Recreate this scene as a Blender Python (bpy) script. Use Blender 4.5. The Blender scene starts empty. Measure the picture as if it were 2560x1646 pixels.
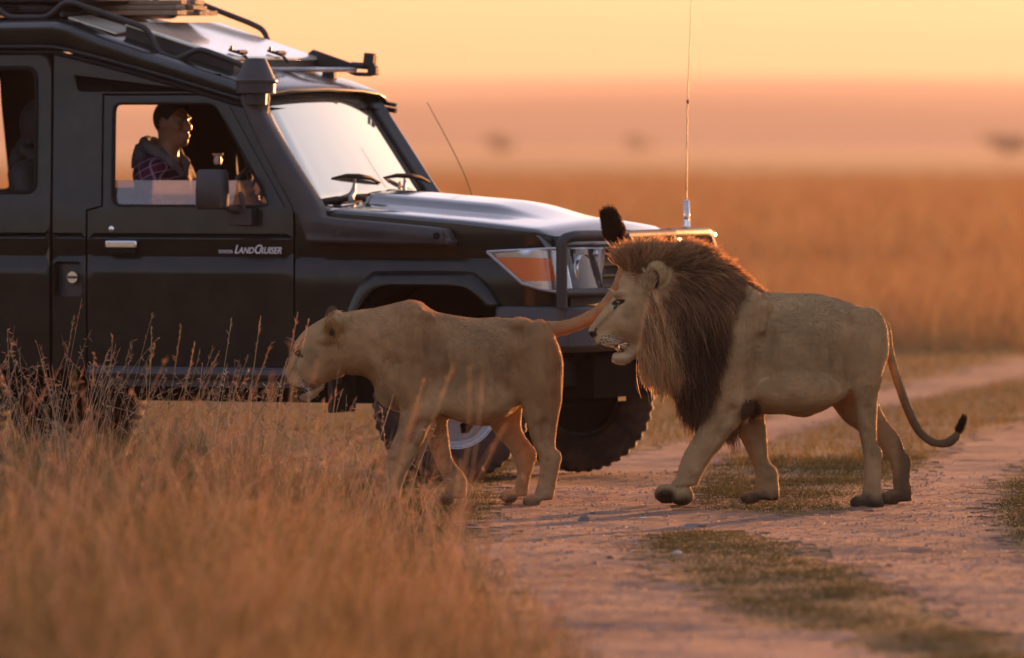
import bpy, math, random
import numpy as np
from mathutils import Vector, Matrix
from mathutils.geometry import delaunay_2d_cdt
D2R = math.radians
rng = np.random.default_rng(7)
random.seed(7)
scene = bpy.context.scene
COL = scene.collection

# ---------------------------------------------------------------- camera
SUN_AZ = 27.0      # degrees to the right of the viewing direction
SUN_EL = 2.6
cam_d = bpy.data.cameras.new('camera')
cam_d.sensor_width = 36.0
cam_d.lens = 20950.0/2560.0*36.0
cam_d.clip_start = 0.5
cam_d.clip_end = 40000.0
cam_d.dof.use_dof = True
cam_d.dof.focus_distance = 39.9
cam_d.dof.aperture_fstop = 2.75
cam_d.dof.aperture_blades = 9
cam = bpy.data.objects.new('camera', cam_d)
COL.objects.link(cam)
cam.location = (0, 0, 1.71)
cam.rotation_euler = (math.pi/2 - math.atan(454/20950.0), 0, 0)
scene.camera = cam

# ---------------------------------------------------------------- sky and sun
world = bpy.data.worlds.new('World')
scene.world = world
world.use_nodes = True
wn, wl = world.node_tree.nodes, world.node_tree.links
wn.clear()
w_out = wn.new('ShaderNodeOutputWorld')
w_bg = wn.new('ShaderNodeBackground')
w_sky = wn.new('ShaderNodeTexSky')
w_sky.sky_type = 'NISHITA'
w_sky.sun_disc = False
w_sky.sun_elevation = D2R(SUN_EL)
w_sky.sun_rotation = D2R(SUN_AZ)      # measured clockwise from +Y
w_sky.altitude = 1600
w_sky.air_density = 1.2
w_sky.dust_density = 8.0
w_sky.ozone_density = 1.0
wl.new(w_sky.outputs[0], w_bg.inputs[0])
w_bg.inputs[1].default_value = 0.1
wl.new(w_bg.outputs[0], w_out.inputs[0])

sun_d = bpy.data.lights.new('sun', 'SUN')
sun_d.energy = 4.0
sun_d.color = (1.0, 0.40, 0.13)
sun_d.angle = D2R(0.6)
sun = bpy.data.objects.new('sun', sun_d)
COL.objects.link(sun)
_sd = Vector((math.sin(D2R(SUN_AZ))*math.cos(D2R(SUN_EL)), math.cos(D2R(SUN_AZ))*math.cos(D2R(SUN_EL)), math.sin(D2R(SUN_EL))))
sun.rotation_euler = _sd.to_track_quat('Z', 'Y').to_euler()

scene.view_settings.view_transform = 'Standard'
scene.view_settings.look = 'None'
scene.view_settings.gamma = 1.0
scene.view_settings.use_curve_mapping = False
scene.view_settings.exposure = 1.0
scene.cycles.use_denoising = True
scene.cycles.max_bounces = 8
scene.cycles.transparent_max_bounces = 8
scene.cycles.volume_bounces = 0
scene.cycles_curves.shape = 'RIBBONS'
# compress the dynamic range of the sky (gamma lifts its dim side)
w_gam = wn.new('ShaderNodeGamma')
w_gam.inputs[1].default_value = 0.40
wl.new(w_sky.outputs[0], w_gam.inputs[0])
w_tint = wn.new('ShaderNodeMix'); w_tint.data_type = 'RGBA'; w_tint.blend_type = 'MULTIPLY'; w_tint.inputs[0].default_value = 1.0
w_tint.inputs[7].default_value = (1.0, .97, 1.24, 1)
wl.new(w_gam.outputs[0], w_tint.inputs[6])
wl.new(w_tint.outputs[2], w_bg.inputs[0])
w_bg.inputs[1].default_value = 0.12
scene.view_settings.exposure = 2.65
sun_d.energy = 4.6

# ================================================================ helpers
def tag(o, label=None, cat=None, group=None, kind=None):
    if label: o['label'] = label
    if cat: o['category'] = cat
    if group: o['group'] = group
    if kind: o['kind'] = kind
    return o

def empty(name, loc=(0, 0, 0), rz=0.0):
    o = bpy.data.objects.new(name, None)
    o.empty_display_size = 0.1
    COL.objects.link(o)
    o.location = loc
    o.rotation_euler = (0, 0, rz)
    return o

def link(name, data, parent=None):
    o = bpy.data.objects.new(name, data)
    COL.objects.link(o)
    if parent is not None: o.parent = parent
    return o

# ---- materials
def new_mat(name):
    m = bpy.data.materials.new(name); m.use_nodes = True
    nt = m.node_tree
    return m, nt.nodes, nt.links, nt.nodes['Principled BSDF'], nt.nodes['Material Output']

def pmat(name, color, rough=0.5, metal=0.0, spec=0.5, var=0.12, scale=30.0, bump=0.0, bscale=200.0, coat=0.0, dust=None, dust_amt=0.0, dust_scale=4.0):
    """principled material with procedural tone variation, fine relief and optional dust"""
    m, n, l, b, out = new_mat(name)
    tc = n.new('ShaderNodeTexCoord')
    nz = n.new('ShaderNodeTexNoise'); nz.inputs['Scale'].default_value = scale; nz.inputs['Detail'].default_value = 5
    l.new(tc.outputs['Object'], nz.inputs['Vector'])
    mx = n.new('ShaderNodeMix'); mx.data_type = 'RGBA'
    c0 = [c*(1-var) for c in color]; c1 = [min(1, c*(1+var)) for c in color]
    mx.inputs[6].default_value = (*c0, 1); mx.inputs[7].default_value = (*c1, 1)
    l.new(nz.outputs[0], mx.inputs[0])
    last = mx.outputs[2]
    if dust is not None:
        n2 = n.new('ShaderNodeTexNoise'); n2.inputs['Scale'].default_value = dust_scale; n2.inputs['Detail'].default_value = 8; n2.inputs['Roughness'].default_value = .65
        l.new(tc.outputs['Object'], n2.inputs['Vector'])
        rp = n.new('ShaderNodeMapRange'); rp.inputs[1].default_value = .42; rp.inputs[2].default_value = .72; rp.inputs[3].default_value = 0; rp.inputs[4].default_value = dust_amt
        l.new(n2.outputs[0], rp.inputs[0])
        m2 = n.new('ShaderNodeMix'); m2.data_type = 'RGBA'
        m2.inputs[7].default_value = (*dust, 1)
        l.new(rp.outputs[0], m2.inputs[0]); l.new(last, m2.inputs[6])
        last = m2.outputs[2]
        ra = n.new('ShaderNodeMath'); ra.operation = 'MULTIPLY_ADD'; ra.inputs[1].default_value = .6; ra.inputs[2].default_value = rough
        l.new(rp.outputs[0], ra.inputs[0]); l.new(ra.outputs[0], b.inputs['Roughness'])
    l.new(last, b.inputs['Base Color'])
    b.inputs['Roughness'].default_value = rough
    b.inputs['Metallic'].default_value = metal
    b.inputs['Specular IOR Level'].default_value = spec
    b.inputs['Coat Weight'].default_value = coat
    b.inputs['Coat Roughness'].default_value = .08
    if bump:
        n3 = n.new('ShaderNodeTexNoise'); n3.inputs['Scale'].default_value = bscale; n3.inputs['Detail'].default_value = 4
        l.new(tc.outputs['Object'], n3.inputs['Vector'])
        bp = n.new('ShaderNodeBump'); bp.inputs['Strength'].default_value = bump; bp.inputs['Distance'].default_value = .01
        l.new(n3.outputs[0], bp.inputs['Height']); l.new(bp.outputs[0], b.inputs['Normal'])
    return m

def hair_mat(name, transl=0.45, rough=0.6, spec=0.25, gain=1.0):
    """strand material: colour from the strand attribute 'hcol', part of the light passes through"""
    m, n, l, b, out = new_mat(name)
    at = n.new('ShaderNodeAttribute'); at.attribute_name = 'hcol'; at.attribute_type = 'GEOMETRY'
    l.new(at.outputs['Color'], b.inputs['Base Color'])
    b.inputs['Roughness'].default_value = rough
    b.inputs['Specular IOR Level'].default_value = spec
    tr = n.new('ShaderNodeBsdfTranslucent')
    gm = n.new('ShaderNodeMix'); gm.data_type = 'RGBA'; gm.blend_type = 'MULTIPLY'; gm.inputs[0].default_value = 1
    gm.inputs[7].default_value = (gain, gain, gain, 1)
    l.new(at.outputs['Color'], gm.inputs[6])
    l.new(gm.outputs[2], tr.inputs['Color'])
    ms = n.new('ShaderNodeMixShader'); ms.inputs[0].default_value = transl
    l.new(b.outputs[0], ms.inputs[1]); l.new(tr.outputs[0], ms.inputs[2]); l.new(ms.outputs[0], out.inputs['Surface'])
    return m

def vcol_mat(name, attr='hcol', rough=.8, spec=.2, var=.15, scale=60, bump=.15, bscale=150):
    m, n, l, b, out = new_mat(name)
    at = n.new('ShaderNodeAttribute'); at.attribute_name = attr
    tc = n.new('ShaderNodeTexCoord')
    nz = n.new('ShaderNodeTexNoise'); nz.inputs['Scale'].default_value = scale; nz.inputs['Detail'].default_value = 6
    l.new(tc.outputs['Object'], nz.inputs['Vector'])
    mr = n.new('ShaderNodeMapRange'); mr.inputs[3].default_value = 1-var*1.6; mr.inputs[4].default_value = 1+var*1.6
    l.new(nz.outputs[0], mr.inputs[0])
    mx = n.new('ShaderNodeMix'); mx.data_type = 'RGBA'; mx.blend_type = 'MULTIPLY'; mx.inputs[0].default_value = 1
    l.new(at.outputs['Color'], mx.inputs[6]); l.new(mr.outputs[0], mx.inputs[7])
    l.new(mx.outputs[2], b.inputs['Base Color'])
    b.inputs['Roughness'].default_value = rough; b.inputs['Specular IOR Level'].default_value = spec
    n3 = n.new('ShaderNodeTexNoise'); n3.inputs['Scale'].default_value = bscale; n3.inputs['Detail'].default_value = 4
    l.new(tc.outputs['Object'], n3.inputs['Vector'])
    bp = n.new('ShaderNodeBump'); bp.inputs['Strength'].default_value = bump; bp.inputs['Distance'].default_value = .01
    l.new(n3.outputs[0], bp.inputs['Height']); l.new(bp.outputs[0], b.inputs['Normal'])
    return m

# ---- hair curves
def strands(name, pts, rad, col, mat, parent=None, kind=None):
    """pts (n,k,3), rad (n,k), col (n,3) -> one Curves object"""
    n, k, _ = pts.shape
    hc = bpy.data.hair_curves.new(name)
    hc.add_curves([k]*n)
    hc.attributes['position'].data.foreach_set('vector', np.ascontiguousarray(pts, dtype=np.float32).ravel())
    ra = hc.attributes.get('radius') or hc.attributes.new('radius', 'FLOAT', 'POINT')
    ra.data.foreach_set('value', np.ascontiguousarray(rad, dtype=np.float32).ravel())
    ca = hc.attributes.new('hcol', 'FLOAT_COLOR', 'CURVE')
    c4 = np.ones((n, 4), np.float32); c4[:, :3] = col
    ca.data.foreach_set('color', c4.ravel())
    hc.materials.append(mat)
    o = link(name, hc, parent)
    if kind: o['kind'] = kind
    return o

# ---- mesh collector
class MB:
    def __init__(s): s.v = []; s.f = []
    def add(s, v, f):
        o = len(s.v); s.v += [tuple(map(float, p)) for p in v]; s.f += [tuple(i+o for i in q) for q in f]; return s
    def box(s, c, d, R=None):
        v = [Vector((d[0]*i, d[1]*j, d[2]*k)) for i in (-.5, .5) for j in (-.5, .5) for k in (-.5, .5)]
        if R is not None: v = [R @ p for p in v]
        v = [p+Vector(c) for p in v]
        return s.add(v, [(0, 1, 3, 2), (4, 6, 7, 5), (0, 4, 5, 1), (2, 3, 7, 6), (0, 2, 6, 4), (1, 5, 7, 3)])
    def tube(s, pts, r, n=10, caps=True, sub=0):
        P = [Vector(p) for p in pts]
        if sub: P = smooth_path(P, sub)
        rs = r if hasattr(r, '__len__') else [r]*len(P)
        if len(rs) != len(P): rs = list(np.interp(np.linspace(0, 1, len(P)), np.linspace(0, 1, len(rs)), rs))
        v = []; f = []
        t = (P[1]-P[0]).normalized()
        a = t.orthogonal().normalized()
        for i, p in enumerate(P):
            t = (P[min(i+1, len(P)-1)]-P[max(i-1, 0)]).normalized()
            a = (a-t*a.dot(t)).normalized(); b = t.cross(a)
            for j in range(n):
                th = 2*math.pi*j/n
                v.append(p+(a*math.cos(th)+b*math.sin(th))*rs[i])
        for i in range(len(P)-1):
            for j in range(n):
                j2 = (j+1) % n
                f.append((i*n+j, i*n+j2, (i+1)*n+j2, (i+1)*n+j))
        if caps:
            f.append(tuple(range(n-1, -1, -1))); f.append(tuple((len(P)-1)*n+j for j in range(n)))
        return s.add(v, f)
    def lathe(s, prof, M, n=32, close=False):
        """prof [(r,h)], axis local z, M matrix"""
        v = []; f = []
        for r, h in prof:
            for j in range(n):
                th = 2*math.pi*j/n; v.append(M @ Vector((r*math.cos(th), r*math.sin(th), h)))
        m = len(prof)
        for i in range(m-1 if not close else m):
            for j in range(n):
                j2 = (j+1) % n; i2 = (i+1) % m
                f.append((i*n+j, i*n+j2, i2*n+j2, i2*n+j))
        return s.add(v, f)
    def loft(s, rings, closed=True, caps=True):
        n = len(rings[0]); v = [p for r in rings for p in r]; f = []
        for i in range(len(rings)-1):
            for j in range(n if closed else n-1):
                j2 = (j+1) % n
                f.append((i*n+j, i*n+j2, (i+1)*n+j2, (i+1)*n+j))
        if caps and closed:
            f.append(tuple(range(n-1, -1, -1))); f.append(tuple((len(rings)-1)*n+j for j in range(n)))
        return s.add(v, f)
    def build(s, name, mat, parent=None, smooth=True, angle=35, bevel=0, solid=0, segs=2):
        me = bpy.data.meshes.new(name)
        me.from_pydata(s.v, [], s.f)
        me.materials.append(mat)
        o = link(name, me, parent)
        finish(o, smooth, angle, bevel, solid, segs)
        return o

def finish(o, smooth=True, angle=35, bevel=0, solid=0, segs=2):
    me = o.data
    if solid:
        md = o.modifiers.new('solid', 'SOLIDIFY'); md.thickness = abs(solid); md.offset = -1 if solid > 0 else 1
    if bevel:
        md = o.modifiers.new('bevel', 'BEVEL'); md.width = bevel; md.segments = segs; md.limit_method = 'ANGLE'; md.angle_limit = D2R(40)
        md.harden_normals = False
    if smooth:
        me.polygons.foreach_set('use_smooth', [True]*len(me.polygons))
        try: me.set_sharp_from_angle(angle=D2R(angle))
        except Exception: pass
    me.update()

def smooth_path(P, sub):
    """Catmull-Rom through the points"""
    P = [Vector(p) for p in P]; out = []
    for i in range(len(P)-1):
        p0 = P[max(i-1, 0)]; p1 = P[i]; p2 = P[i+1]; p3 = P[min(i+2, len(P)-1)]
        for k in range(sub):
            t = k/sub
            out.append(0.5*((2*p1)+(p2-p0)*t+(2*p0-5*p1+4*p2-p3)*t*t+(3*p1-p0-3*p2+p3)*t*t*t))
    out.append(P[-1]); return out

def round_path(P, r, n=5):
    """polyline with corners rounded by radius-like distance r"""
    P = [Vector(p) for p in P]; out = [P[0]]
    for i in range(1, len(P)-1):
        a = P[i-1]-P[i]; b = P[i+1]-P[i]
        d = min(r, a.length*.45, b.length*.45)
        s = P[i]+a.normalized()*d; e = P[i]+b.normalized()*d
        for k in range(n+1):
            t = k/n; out.append(s*(1-t)**2+P[i]*2*t*(1-t)+e*t*t)
    out.append(P[-1]); return out

def panel(name, outline, mapf, mat, parent, holes=(), step=0.06, lines=(), thick=0.02, flip=False, angle=30, bevel=0):
    """sheet cut from a 2-D outline with holes; mapf(a,b)->(x,y,z) bends it into place"""
    out = [Vector(p) for p in outline]
    vs = []; es = []
    def loop(pts):
        L = []
        for i, p in enumerate(pts):
            q = pts[(i+1) % len(pts)]; p = Vector(p); q = Vector(q)
            k = max(1, int((q-p).length/step))
            for j in range(k): L.append(p+(q-p)*(j/k))
        b = len(vs)
        vs.extend(L); es.extend([(b+i, b+(i+1) % len(L)) for i in range(len(L))])
    loop(outline)
    for h in holes: loop(h)
    xs = [p[0] for p in outline]; ys = [p[1] for p in outline]
    def inside(p, poly):
        c = False; n = len(poly)
        for i in range(n):
            a = poly[i]; b = poly[(i+1) % n]
            if (a[1] > p[1]) != (b[1] > p[1]) and p[0] < (b[0]-a[0])*(p[1]-a[1])/(b[1]-a[1])+a[0]: c = not c
        return c
    ok = lambda p: inside(p, outline) and not any(inside(p, h) for h in holes)
    rows = sorted(set(list(np.arange(min(ys)+step, max(ys), step))+list(lines)))
    for y in rows:
        for x in np.arange(min(xs)+step*.5, max(xs), step):
            if ok((x, y)):
                # keep clear of the borders
                vs.append(Vector((x, y)))
    r = delaunay_2d_cdt(vs, es, [], 0, 1e-5)
    v2, f2 = r[0], r[2]
    faces = []
    for f in f2:
        c = sum((v2[i] for i in f), Vector((0, 0)))/len(f)
        if ok(c): faces.append(tuple(reversed(f)) if flip else tuple(f))
    V = np.array([mapf(p[0], p[1]) for p in v2], float)
    T = []
    for f in faces:
        for k in range(1, len(f)-1): T.append((f[0], f[k], f[k+1]))
    T = np.array(T); fn = np.cross(V[T[:, 1]]-V[T[:, 0]], V[T[:, 2]]-V[T[:, 0]])
    Nn = np.zeros_like(V)
    for c in range(3):
        for a in range(3): Nn[:, a] += np.bincount(T[:, c], weights=fn[:, a], minlength=len(V))
    Nn /= np.linalg.norm(Nn, axis=1)[:, None]+1e-12
    B = V-Nn*abs(thick); m = len(V)
    cnt = {}
    for t in T:
        for a, b_ in ((t[0], t[1]), (t[1], t[2]), (t[2], t[0])): cnt[(a, b_)] = 1
    rim = [(a, b_) for (a, b_) in cnt if (b_, a) not in cnt]
    allv = [tuple(p) for p in V]+[tuple(p) for p in B]; allf = [tuple(t) for t in T]+[tuple(t[::-1]+m) for t in T]
    rl = {}
    for a, b_ in rim:
        for q in (a, b_):
            if q not in rl:
                rl[q] = len(allv); allv.append(tuple(V[q])); allv.append(tuple(B[q]))
        allf.append((rl[a], rl[a]+1, rl[b_]+1, rl[b_]))
    me = bpy.data.meshes.new(name)
    me.from_pydata(allv, [], [tuple(int(i_) for i_ in f) for f in allf])
    me.materials.append(mat)
    o = link(name, me, parent)
    finish(o, True, angle, bevel, 0)
    return o

def rounded(poly, r, n=4):
    """round every corner of a 2-D polygon"""
    out = []; P = [Vector(p) for p in poly]; N = len(P)
    for i in range(N):
        a = P[i-1]-P[i]; b = P[(i+1) % N]-P[i]
        d = min(r, a.length*.45, b.length*.45)
        s = P[i]+a.normalized()*d; e = P[i]+b.normalized()*d
        for k in range(n+1):
            t = k/n; q = s*(1-t)**2+P[i]*2*t*(1-t)+e*t*t; out.append((q.x, q.y))
    return out

# ---- organic bodies: signed distance field meshed by surface nets
class Field:
    def __init__(s, lo, hi, h):
        s.lo = np.array(lo, float); s.h = h
        s.n = np.ceil((np.array(hi)-s.lo)/h).astype(int)+1
        s.d = np.full(s.n, 1.0, np.float32)
        s.ax = [s.lo[i]+h*np.arange(s.n[i]) for i in range(3)]
    def _box(s, lo, hi):
        a = np.maximum(0, np.floor((np.array(lo)-s.lo)/s.h).astype(int))
        b = np.minimum(s.n, np.ceil((np.array(hi)-s.lo)/s.h).astype(int)+1)
        sl = tuple(slice(a[i], max(a[i], b[i])) for i in range(3))
        g = np.meshgrid(*[s.ax[i][sl[i]] for i in range(3)], indexing='ij', sparse=True)
        return sl, g
    def _union(s, sl, d, k):
        o = s.d[sl]
        if o.size == 0: return
        if k > 0:
            hh = np.clip(.5+.5*(o-d)/k, 0, 1)
            s.d[sl] = o*(1-hh)+d*hh-k*hh*(1-hh)
        else: s.d[sl] = np.minimum(o, d)
    def _sub(s, sl, d, k):
        o = s.d[sl]
        if o.size == 0: return
        hh = np.clip(.5-.5*(o+d)/k, 0, 1)
        s.d[sl] = o*(1-hh)-d*hh+k*hh*(1-hh)
    def ell(s, c, r, k=.03, rot=None, sub=False):
        c = np.array(c, float); r = np.array(r, float); R = max(r)+k+.03
        sl, (x, y, z) = s._box(c-R, c+R)
        p = [x-c[0], y-c[1], z-c[2]]
        if rot is not None:
            M = np.array(rot)          # columns: local axes
            p = [p[0]*M[0, i]+p[1]*M[1, i]+p[2]*M[2, i] for i in range(3)]
        k0 = np.sqrt((p[0]/r[0])**2+(p[1]/r[1])**2+(p[2]/r[2])**2)
        k1 = np.sqrt((p[0]/r[0]**2)**2+(p[1]/r[1]**2)**2+(p[2]/r[2]**2)**2)+1e-6
        d = k0*(k0-1)/k1
        (s._sub if sub else s._union)(sl, d.astype(np.float32), k)
    def limb(s, pts, rs, k=.03, ys=1.0, sub=False):
        """chain of tapered capsules, lateral (y) scale ys"""
        pts = np.array(pts, float)
        for i in range(len(pts)-1):
            a, b = pts[i].copy(), pts[i+1].copy(); ra, rb = rs[i], rs[i+1]
            R = max(ra, rb)*max(1, ys)+k+.03
            sl, (x, y, z) = s._box(np.minimum(a, b)-R, np.maximum(a, b)+R)
            ab = b-a; ab[1] /= ys
            px, py, pz = x-a[0], (y-a[1])/ys, z-a[2]
            t = np.clip((px*ab[0]+py*ab[1]+pz*ab[2])/(ab@ab+1e-9), 0, 1)
            q = np.sqrt((px-t*ab[0])**2+(py-t*ab[1])**2+(pz-t*ab[2])**2)-(ra+(rb-ra)*t)
            (s._sub if sub else s._union)(sl, (q*min(1, ys)).astype(np.float32), k)
    def loft(s, axis, top, bot, wid, yc=0.0, k=.03, e=2.0):
        """elliptic sections along axis (0: x with z-extent top/bot; 2: z with x-extent). wid [(t,w)] or (t,w,yc)"""
        top = np.array(sorted(top)) if axis == 0 else np.array(sorted([(p[1], p[0]) for p in top]))
        bot = np.array(sorted(bot)) if axis == 0 else np.array(sorted([(p[1], p[0]) for p in bot]))
        wid = np.array(sorted(wid)); t0 = max(top[0, 0], bot[0, 0]); t1 = min(top[-1, 0], bot[-1, 0])
        m = .06+k
        wmax = wid[:, 1].max()
        ycs = wid[:, 2] if wid.shape[1] > 2 else np.full(len(wid), yc)
        lo_o = min(top[:, 1].min(), bot[:, 1].min())-m; hi_o = max(top[:, 1].max(), bot[:, 1].max())+m
        lo = (t0-m, ycs.min()-wmax-m, lo_o) if axis == 0 else (lo_o, ycs.min()-wmax-m, t0-m)
        hi = (t1+m, ycs.max()+wmax+m, hi_o) if axis == 0 else (hi_o, ycs.max()+wmax+m, t1+m)
        sl, (x, y, z) = s._box(lo, hi)
        t, o = (x, z) if axis == 0 else (z, x)
        tc = np.clip(t, t0, t1)
        T = pchip(top[:, 0], top[:, 1], tc); B = pchip(bot[:, 0], bot[:, 1], tc); W = np.maximum(pchip(wid[:, 0], wid[:, 1], tc), .004)
        Y = np.interp(tc, wid[:, 0], ycs)
        C = (T+B)/2; Hh = np.maximum(np.abs(T-B)/2, .004)
        q = (np.abs((o-C)/Hh)**e+np.abs((y-Y)/W)**e)**(1/e)
        d = (q-1)*np.minimum(Hh, W)
        # first-order true-distance correction
        g = np.sqrt(((o-C)/Hh**2)**2+((y-Y)/W**2)**2)/(np.sqrt(((o-C)/Hh)**2+((y-Y)/W)**2)+1e-6)
        d = np.where(q > .3, (q-1)/np.maximum(g, 1/np.maximum(Hh, W)), d)
        dx = np.abs(t-tc)
        d = np.where(dx > 0, np.sqrt(np.maximum(d, 0)**2+dx**2)+np.minimum(d, 0)*0, d)
        s._union(sl, np.broadcast_to(d, s.d[sl].shape).astype(np.float32), k)
    def mesh(s, smooth=2):
        d = s.d; h = s.h
        sg = d < 0
        n = np.array(d.shape)
        cnt = np.zeros(n-1, np.int8)
        for i in (0, 1):
            for j in (0, 1):
                for k in (0, 1):
                    cnt += sg[i:n[0]-1+i, j:n[1]-1+j, k:n[2]-1+k]
        act = (cnt > 0) & (cnt < 8)
        ix = np.argwhere(act)
        ids = np.full(n-1, -1, np.int32); ids[act] = np.arange(len(ix))
        cor = [(i, j, k) for i in (0, 1) for j in (0, 1) for k in (0, 1)]
        val = {c: d[ix[:, 0]+c[0], ix[:, 1]+c[1], ix[:, 2]+c[2]] for c in cor}
        acc = np.zeros((len(ix), 3)); num = np.zeros(len(ix))
        for a in cor:
            for ax in range(3):
                if a[ax] == 0:
                    b = list(a); b[ax] = 1; b = tuple(b)
                    va, vb = val[a], val[b]; cr = (va < 0) != (vb < 0)
                    t = np.where(cr, va/np.where(cr, va-vb, 1), 0)
                    p = np.tile(np.array(a, float), (len(ix), 1)); p[:, ax] += t
                    acc += p*cr[:, None]; num += cr
        V = s.lo+h*(ix+acc/num[:, None])
        Q = []
        for ax in range(3):
            u, w = (ax+1) % 3, (ax+2) % 3
            s0 = [slice(None)]*3; s1 = [slice(None)]*3
            s0[ax] = slice(0, -1); s1[ax] = slice(1, None)
            A, B = sg[tuple(s0)], sg[tuple(s1)]
            e = np.argwhere(A != B)
            ok = (e[:, u] > 0) & (e[:, w] > 0) & (e[:, u] < n[u]-1) & (e[:, w] < n[w]-1)
            e = e[ok]; fl = A[tuple(e.T)]
            def cid(du, dw):
                q = e.copy(); q[:, u] -= du; q[:, w] -= dw; return ids[tuple(q.T)]
            q = np.stack([cid(1, 1), cid(0, 1), cid(0, 0), cid(1, 0)], 1)
            q[~fl] = q[~fl][:, ::-1]
            Q.append(q)
        Q = np.concatenate(Q)
        # keep the largest connected surface only; relax
        E = np.concatenate([Q[:, [0, 1]], Q[:, [1, 2]], Q[:, [2, 3]], Q[:, [3, 0]]])
        E = np.concatenate([E, E[:, ::-1]])
        for it in range(smooth):
            S = np.zeros_like(V); c = np.bincount(E[:, 0], minlength=len(V))[:, None]
            for a in range(3): S[:, a] = np.bincount(E[:, 0], weights=V[E[:, 1], a], minlength=len(V))
            V = V*.4+.6*S/np.maximum(c, 1)
        # vertex normals
        fn = np.cross(V[Q[:, 2]]-V[Q[:, 0]], V[Q[:, 3]]-V[Q[:, 1]])
        N = np.zeros_like(V)
        for a in range(3):
            for c in range(4): N[:, a] += np.bincount(Q[:, c], weights=fn[:, a], minlength=len(V))
        N /= np.linalg.norm(N, axis=1)[:, None]+1e-9
        return V, Q, N

def pchip(x, y, q):
    """monotone-ish cubic interpolation (numpy only)"""
    x = np.asarray(x, float); y = np.asarray(y, float)
    keep = np.concatenate([[True], np.diff(x) > 1e-6]); x = x[keep]; y = y[keep]
    if len(x) < 3: return np.interp(q, x, y)
    dx = np.diff(x); s = np.diff(y)/dx
    m = np.zeros(len(x)); m[0] = s[0]; m[-1] = s[-1]
    a, b = s[:-1], s[1:]
    m[1:-1] = np.where(a*b > 0, 2*a*b/np.where(a*b > 0, a+b, 1), 0)
    i = np.clip(np.searchsorted(x, q, side='right')-1, 0, len(x)-2)
    t = (q-x[i])/dx[i]
    return (y[i]*(1+2*t)*(1-t)**2+m[i]*dx[i]*t*(1-t)**2+y[i+1]*t*t*(3-2*t)+m[i+1]*dx[i]*t*t*(t-1))

def mesh_obj(name, V, Q, mat, parent=None, col=None):
    me = bpy.data.meshes.new(name)
    me.vertices.add(len(V)); me.vertices.foreach_set('co', np.ascontiguousarray(V, np.float32).ravel())
    me.loops.add(Q.size); me.loops.foreach_set('vertex_index', np.ascontiguousarray(Q, np.int32).ravel())
    me.polygons.add(len(Q)); me.polygons.foreach_set('loop_start', np.arange(0, Q.size, Q.shape[1], dtype=np.int32))
    me.update(calc_edges=True); me.validate()
    me.polygons.foreach_set('use_smooth', np.ones(len(me.polygons), bool))
    if col is not None:
        a = me.color_attributes.new('hcol', 'FLOAT_COLOR', 'POINT')
        c4 = np.ones((len(V), 4), np.float32); c4[:, :3] = col
        a.data.foreach_set('color', c4.ravel())
    me.materials.append(mat)
    return link(name, me, parent)

def scatter(V, Q, N, C, n, w=None):
    """random points on quads -> pos, normal, colour"""
    if w is None: f = rng.integers(0, len(Q), n)
    else:
        w = w[Q].mean(1); f = rng.choice(len(Q), n, p=w/w.sum())
    u, v = rng.random(n)[:, None], rng.random(n)[:, None]
    q = Q[f]
    def bl(A): return (A[q[:, 0]]*(1-u)+A[q[:, 1]]*u)*(1-v)+(A[q[:, 3]]*(1-u)+A[q[:, 2]]*u)*v
    nn = bl(N); nn /= np.linalg.norm(nn, axis=1)[:, None]+1e-9
    return bl(V), nn, bl(C)

def unit(a): return a/(np.linalg.norm(a, axis=-1, keepdims=True)+1e-9)
def sstep(a, b, x): t = np.clip((x-a)/(b-a), 0, 1); return t*t*(3-2*t)

def vnoise(p, f, seed=0):
    """cheap smooth value noise in [-1,1]"""
    r = np.random.default_rng(seed); out = 0
    for k in range(5):
        d = r.normal(size=p.shape[-1]); d /= np.linalg.norm(d)
        out = out+np.sin((p@d)*f*(.7+.25*k)+r.random()*6.28+1.7*np.sin((p@np.roll(d, 1))*f*.6+r.random()*6.28))
    return out/5

# ================================================================ ground, track, grass, hills, haze
DIRT = [(0.36, 22.0), (0.2, 28.03), (0.08, 30.31), (-0.11, 32.68), (-0.18, 35.45), (-0.09, 37.44), (-0.02, 39.66), (-0.07, 41.63), (0.0, 43.2), (0.12, 44.68), (0.33, 45.2), (0.67, 46.74), (0.88, 47.54), (1.36, 51.17), (1.91, 54.95), (2.76, 59.86), (4.16, 68.01), (5.78, 75.35), (11, 100), (13.5, 100), (6.6, 75), (4.26, 64.1), (3.79, 62.08), (3.2, 52.37), (3.68, 55.41), (6.5, 64), (7.6, 64), (4.4, 53.5), (3.66, 51.17), (2.75, 44.98), (2.55, 43.69), (2.28, 40.13), (2.14, 37.02), (2.13, 34.72), (2.27, 31.75), (1.9, 22.0)]
MED1 = [(1.02, 44.98), (1.43, 48.22), (1.84, 51.17), (2.55, 55.41), (3.79, 62.08), (4.26, 64.1), (6.6, 75), (13.5, 100), (14, 98), (6.5, 64), (3.68, 55.41), (3.2, 52.37), (2.59, 48.22), (2.09, 43.81), (1.8, 40.87), (1.59, 39.28), (1.2, 38.87), (0.77, 39.19), (0.87, 42.15)]
MED2 = [(0.51, 35.64), (0.55, 36.7), (0.69, 37.35), (1.0, 37.44), (1.21, 36.22), (1.39, 34.36), (1.54, 31.75), (1.65, 29.77), (1.8, 28.75), (2.05, 26.69), (1.9, 22), (1.2, 22), (1.23, 28.03), (1.22, 28.75), (1.06, 29.51), (0.85, 30.04), (0.68, 31.45), (0.57, 33.67)]
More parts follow.
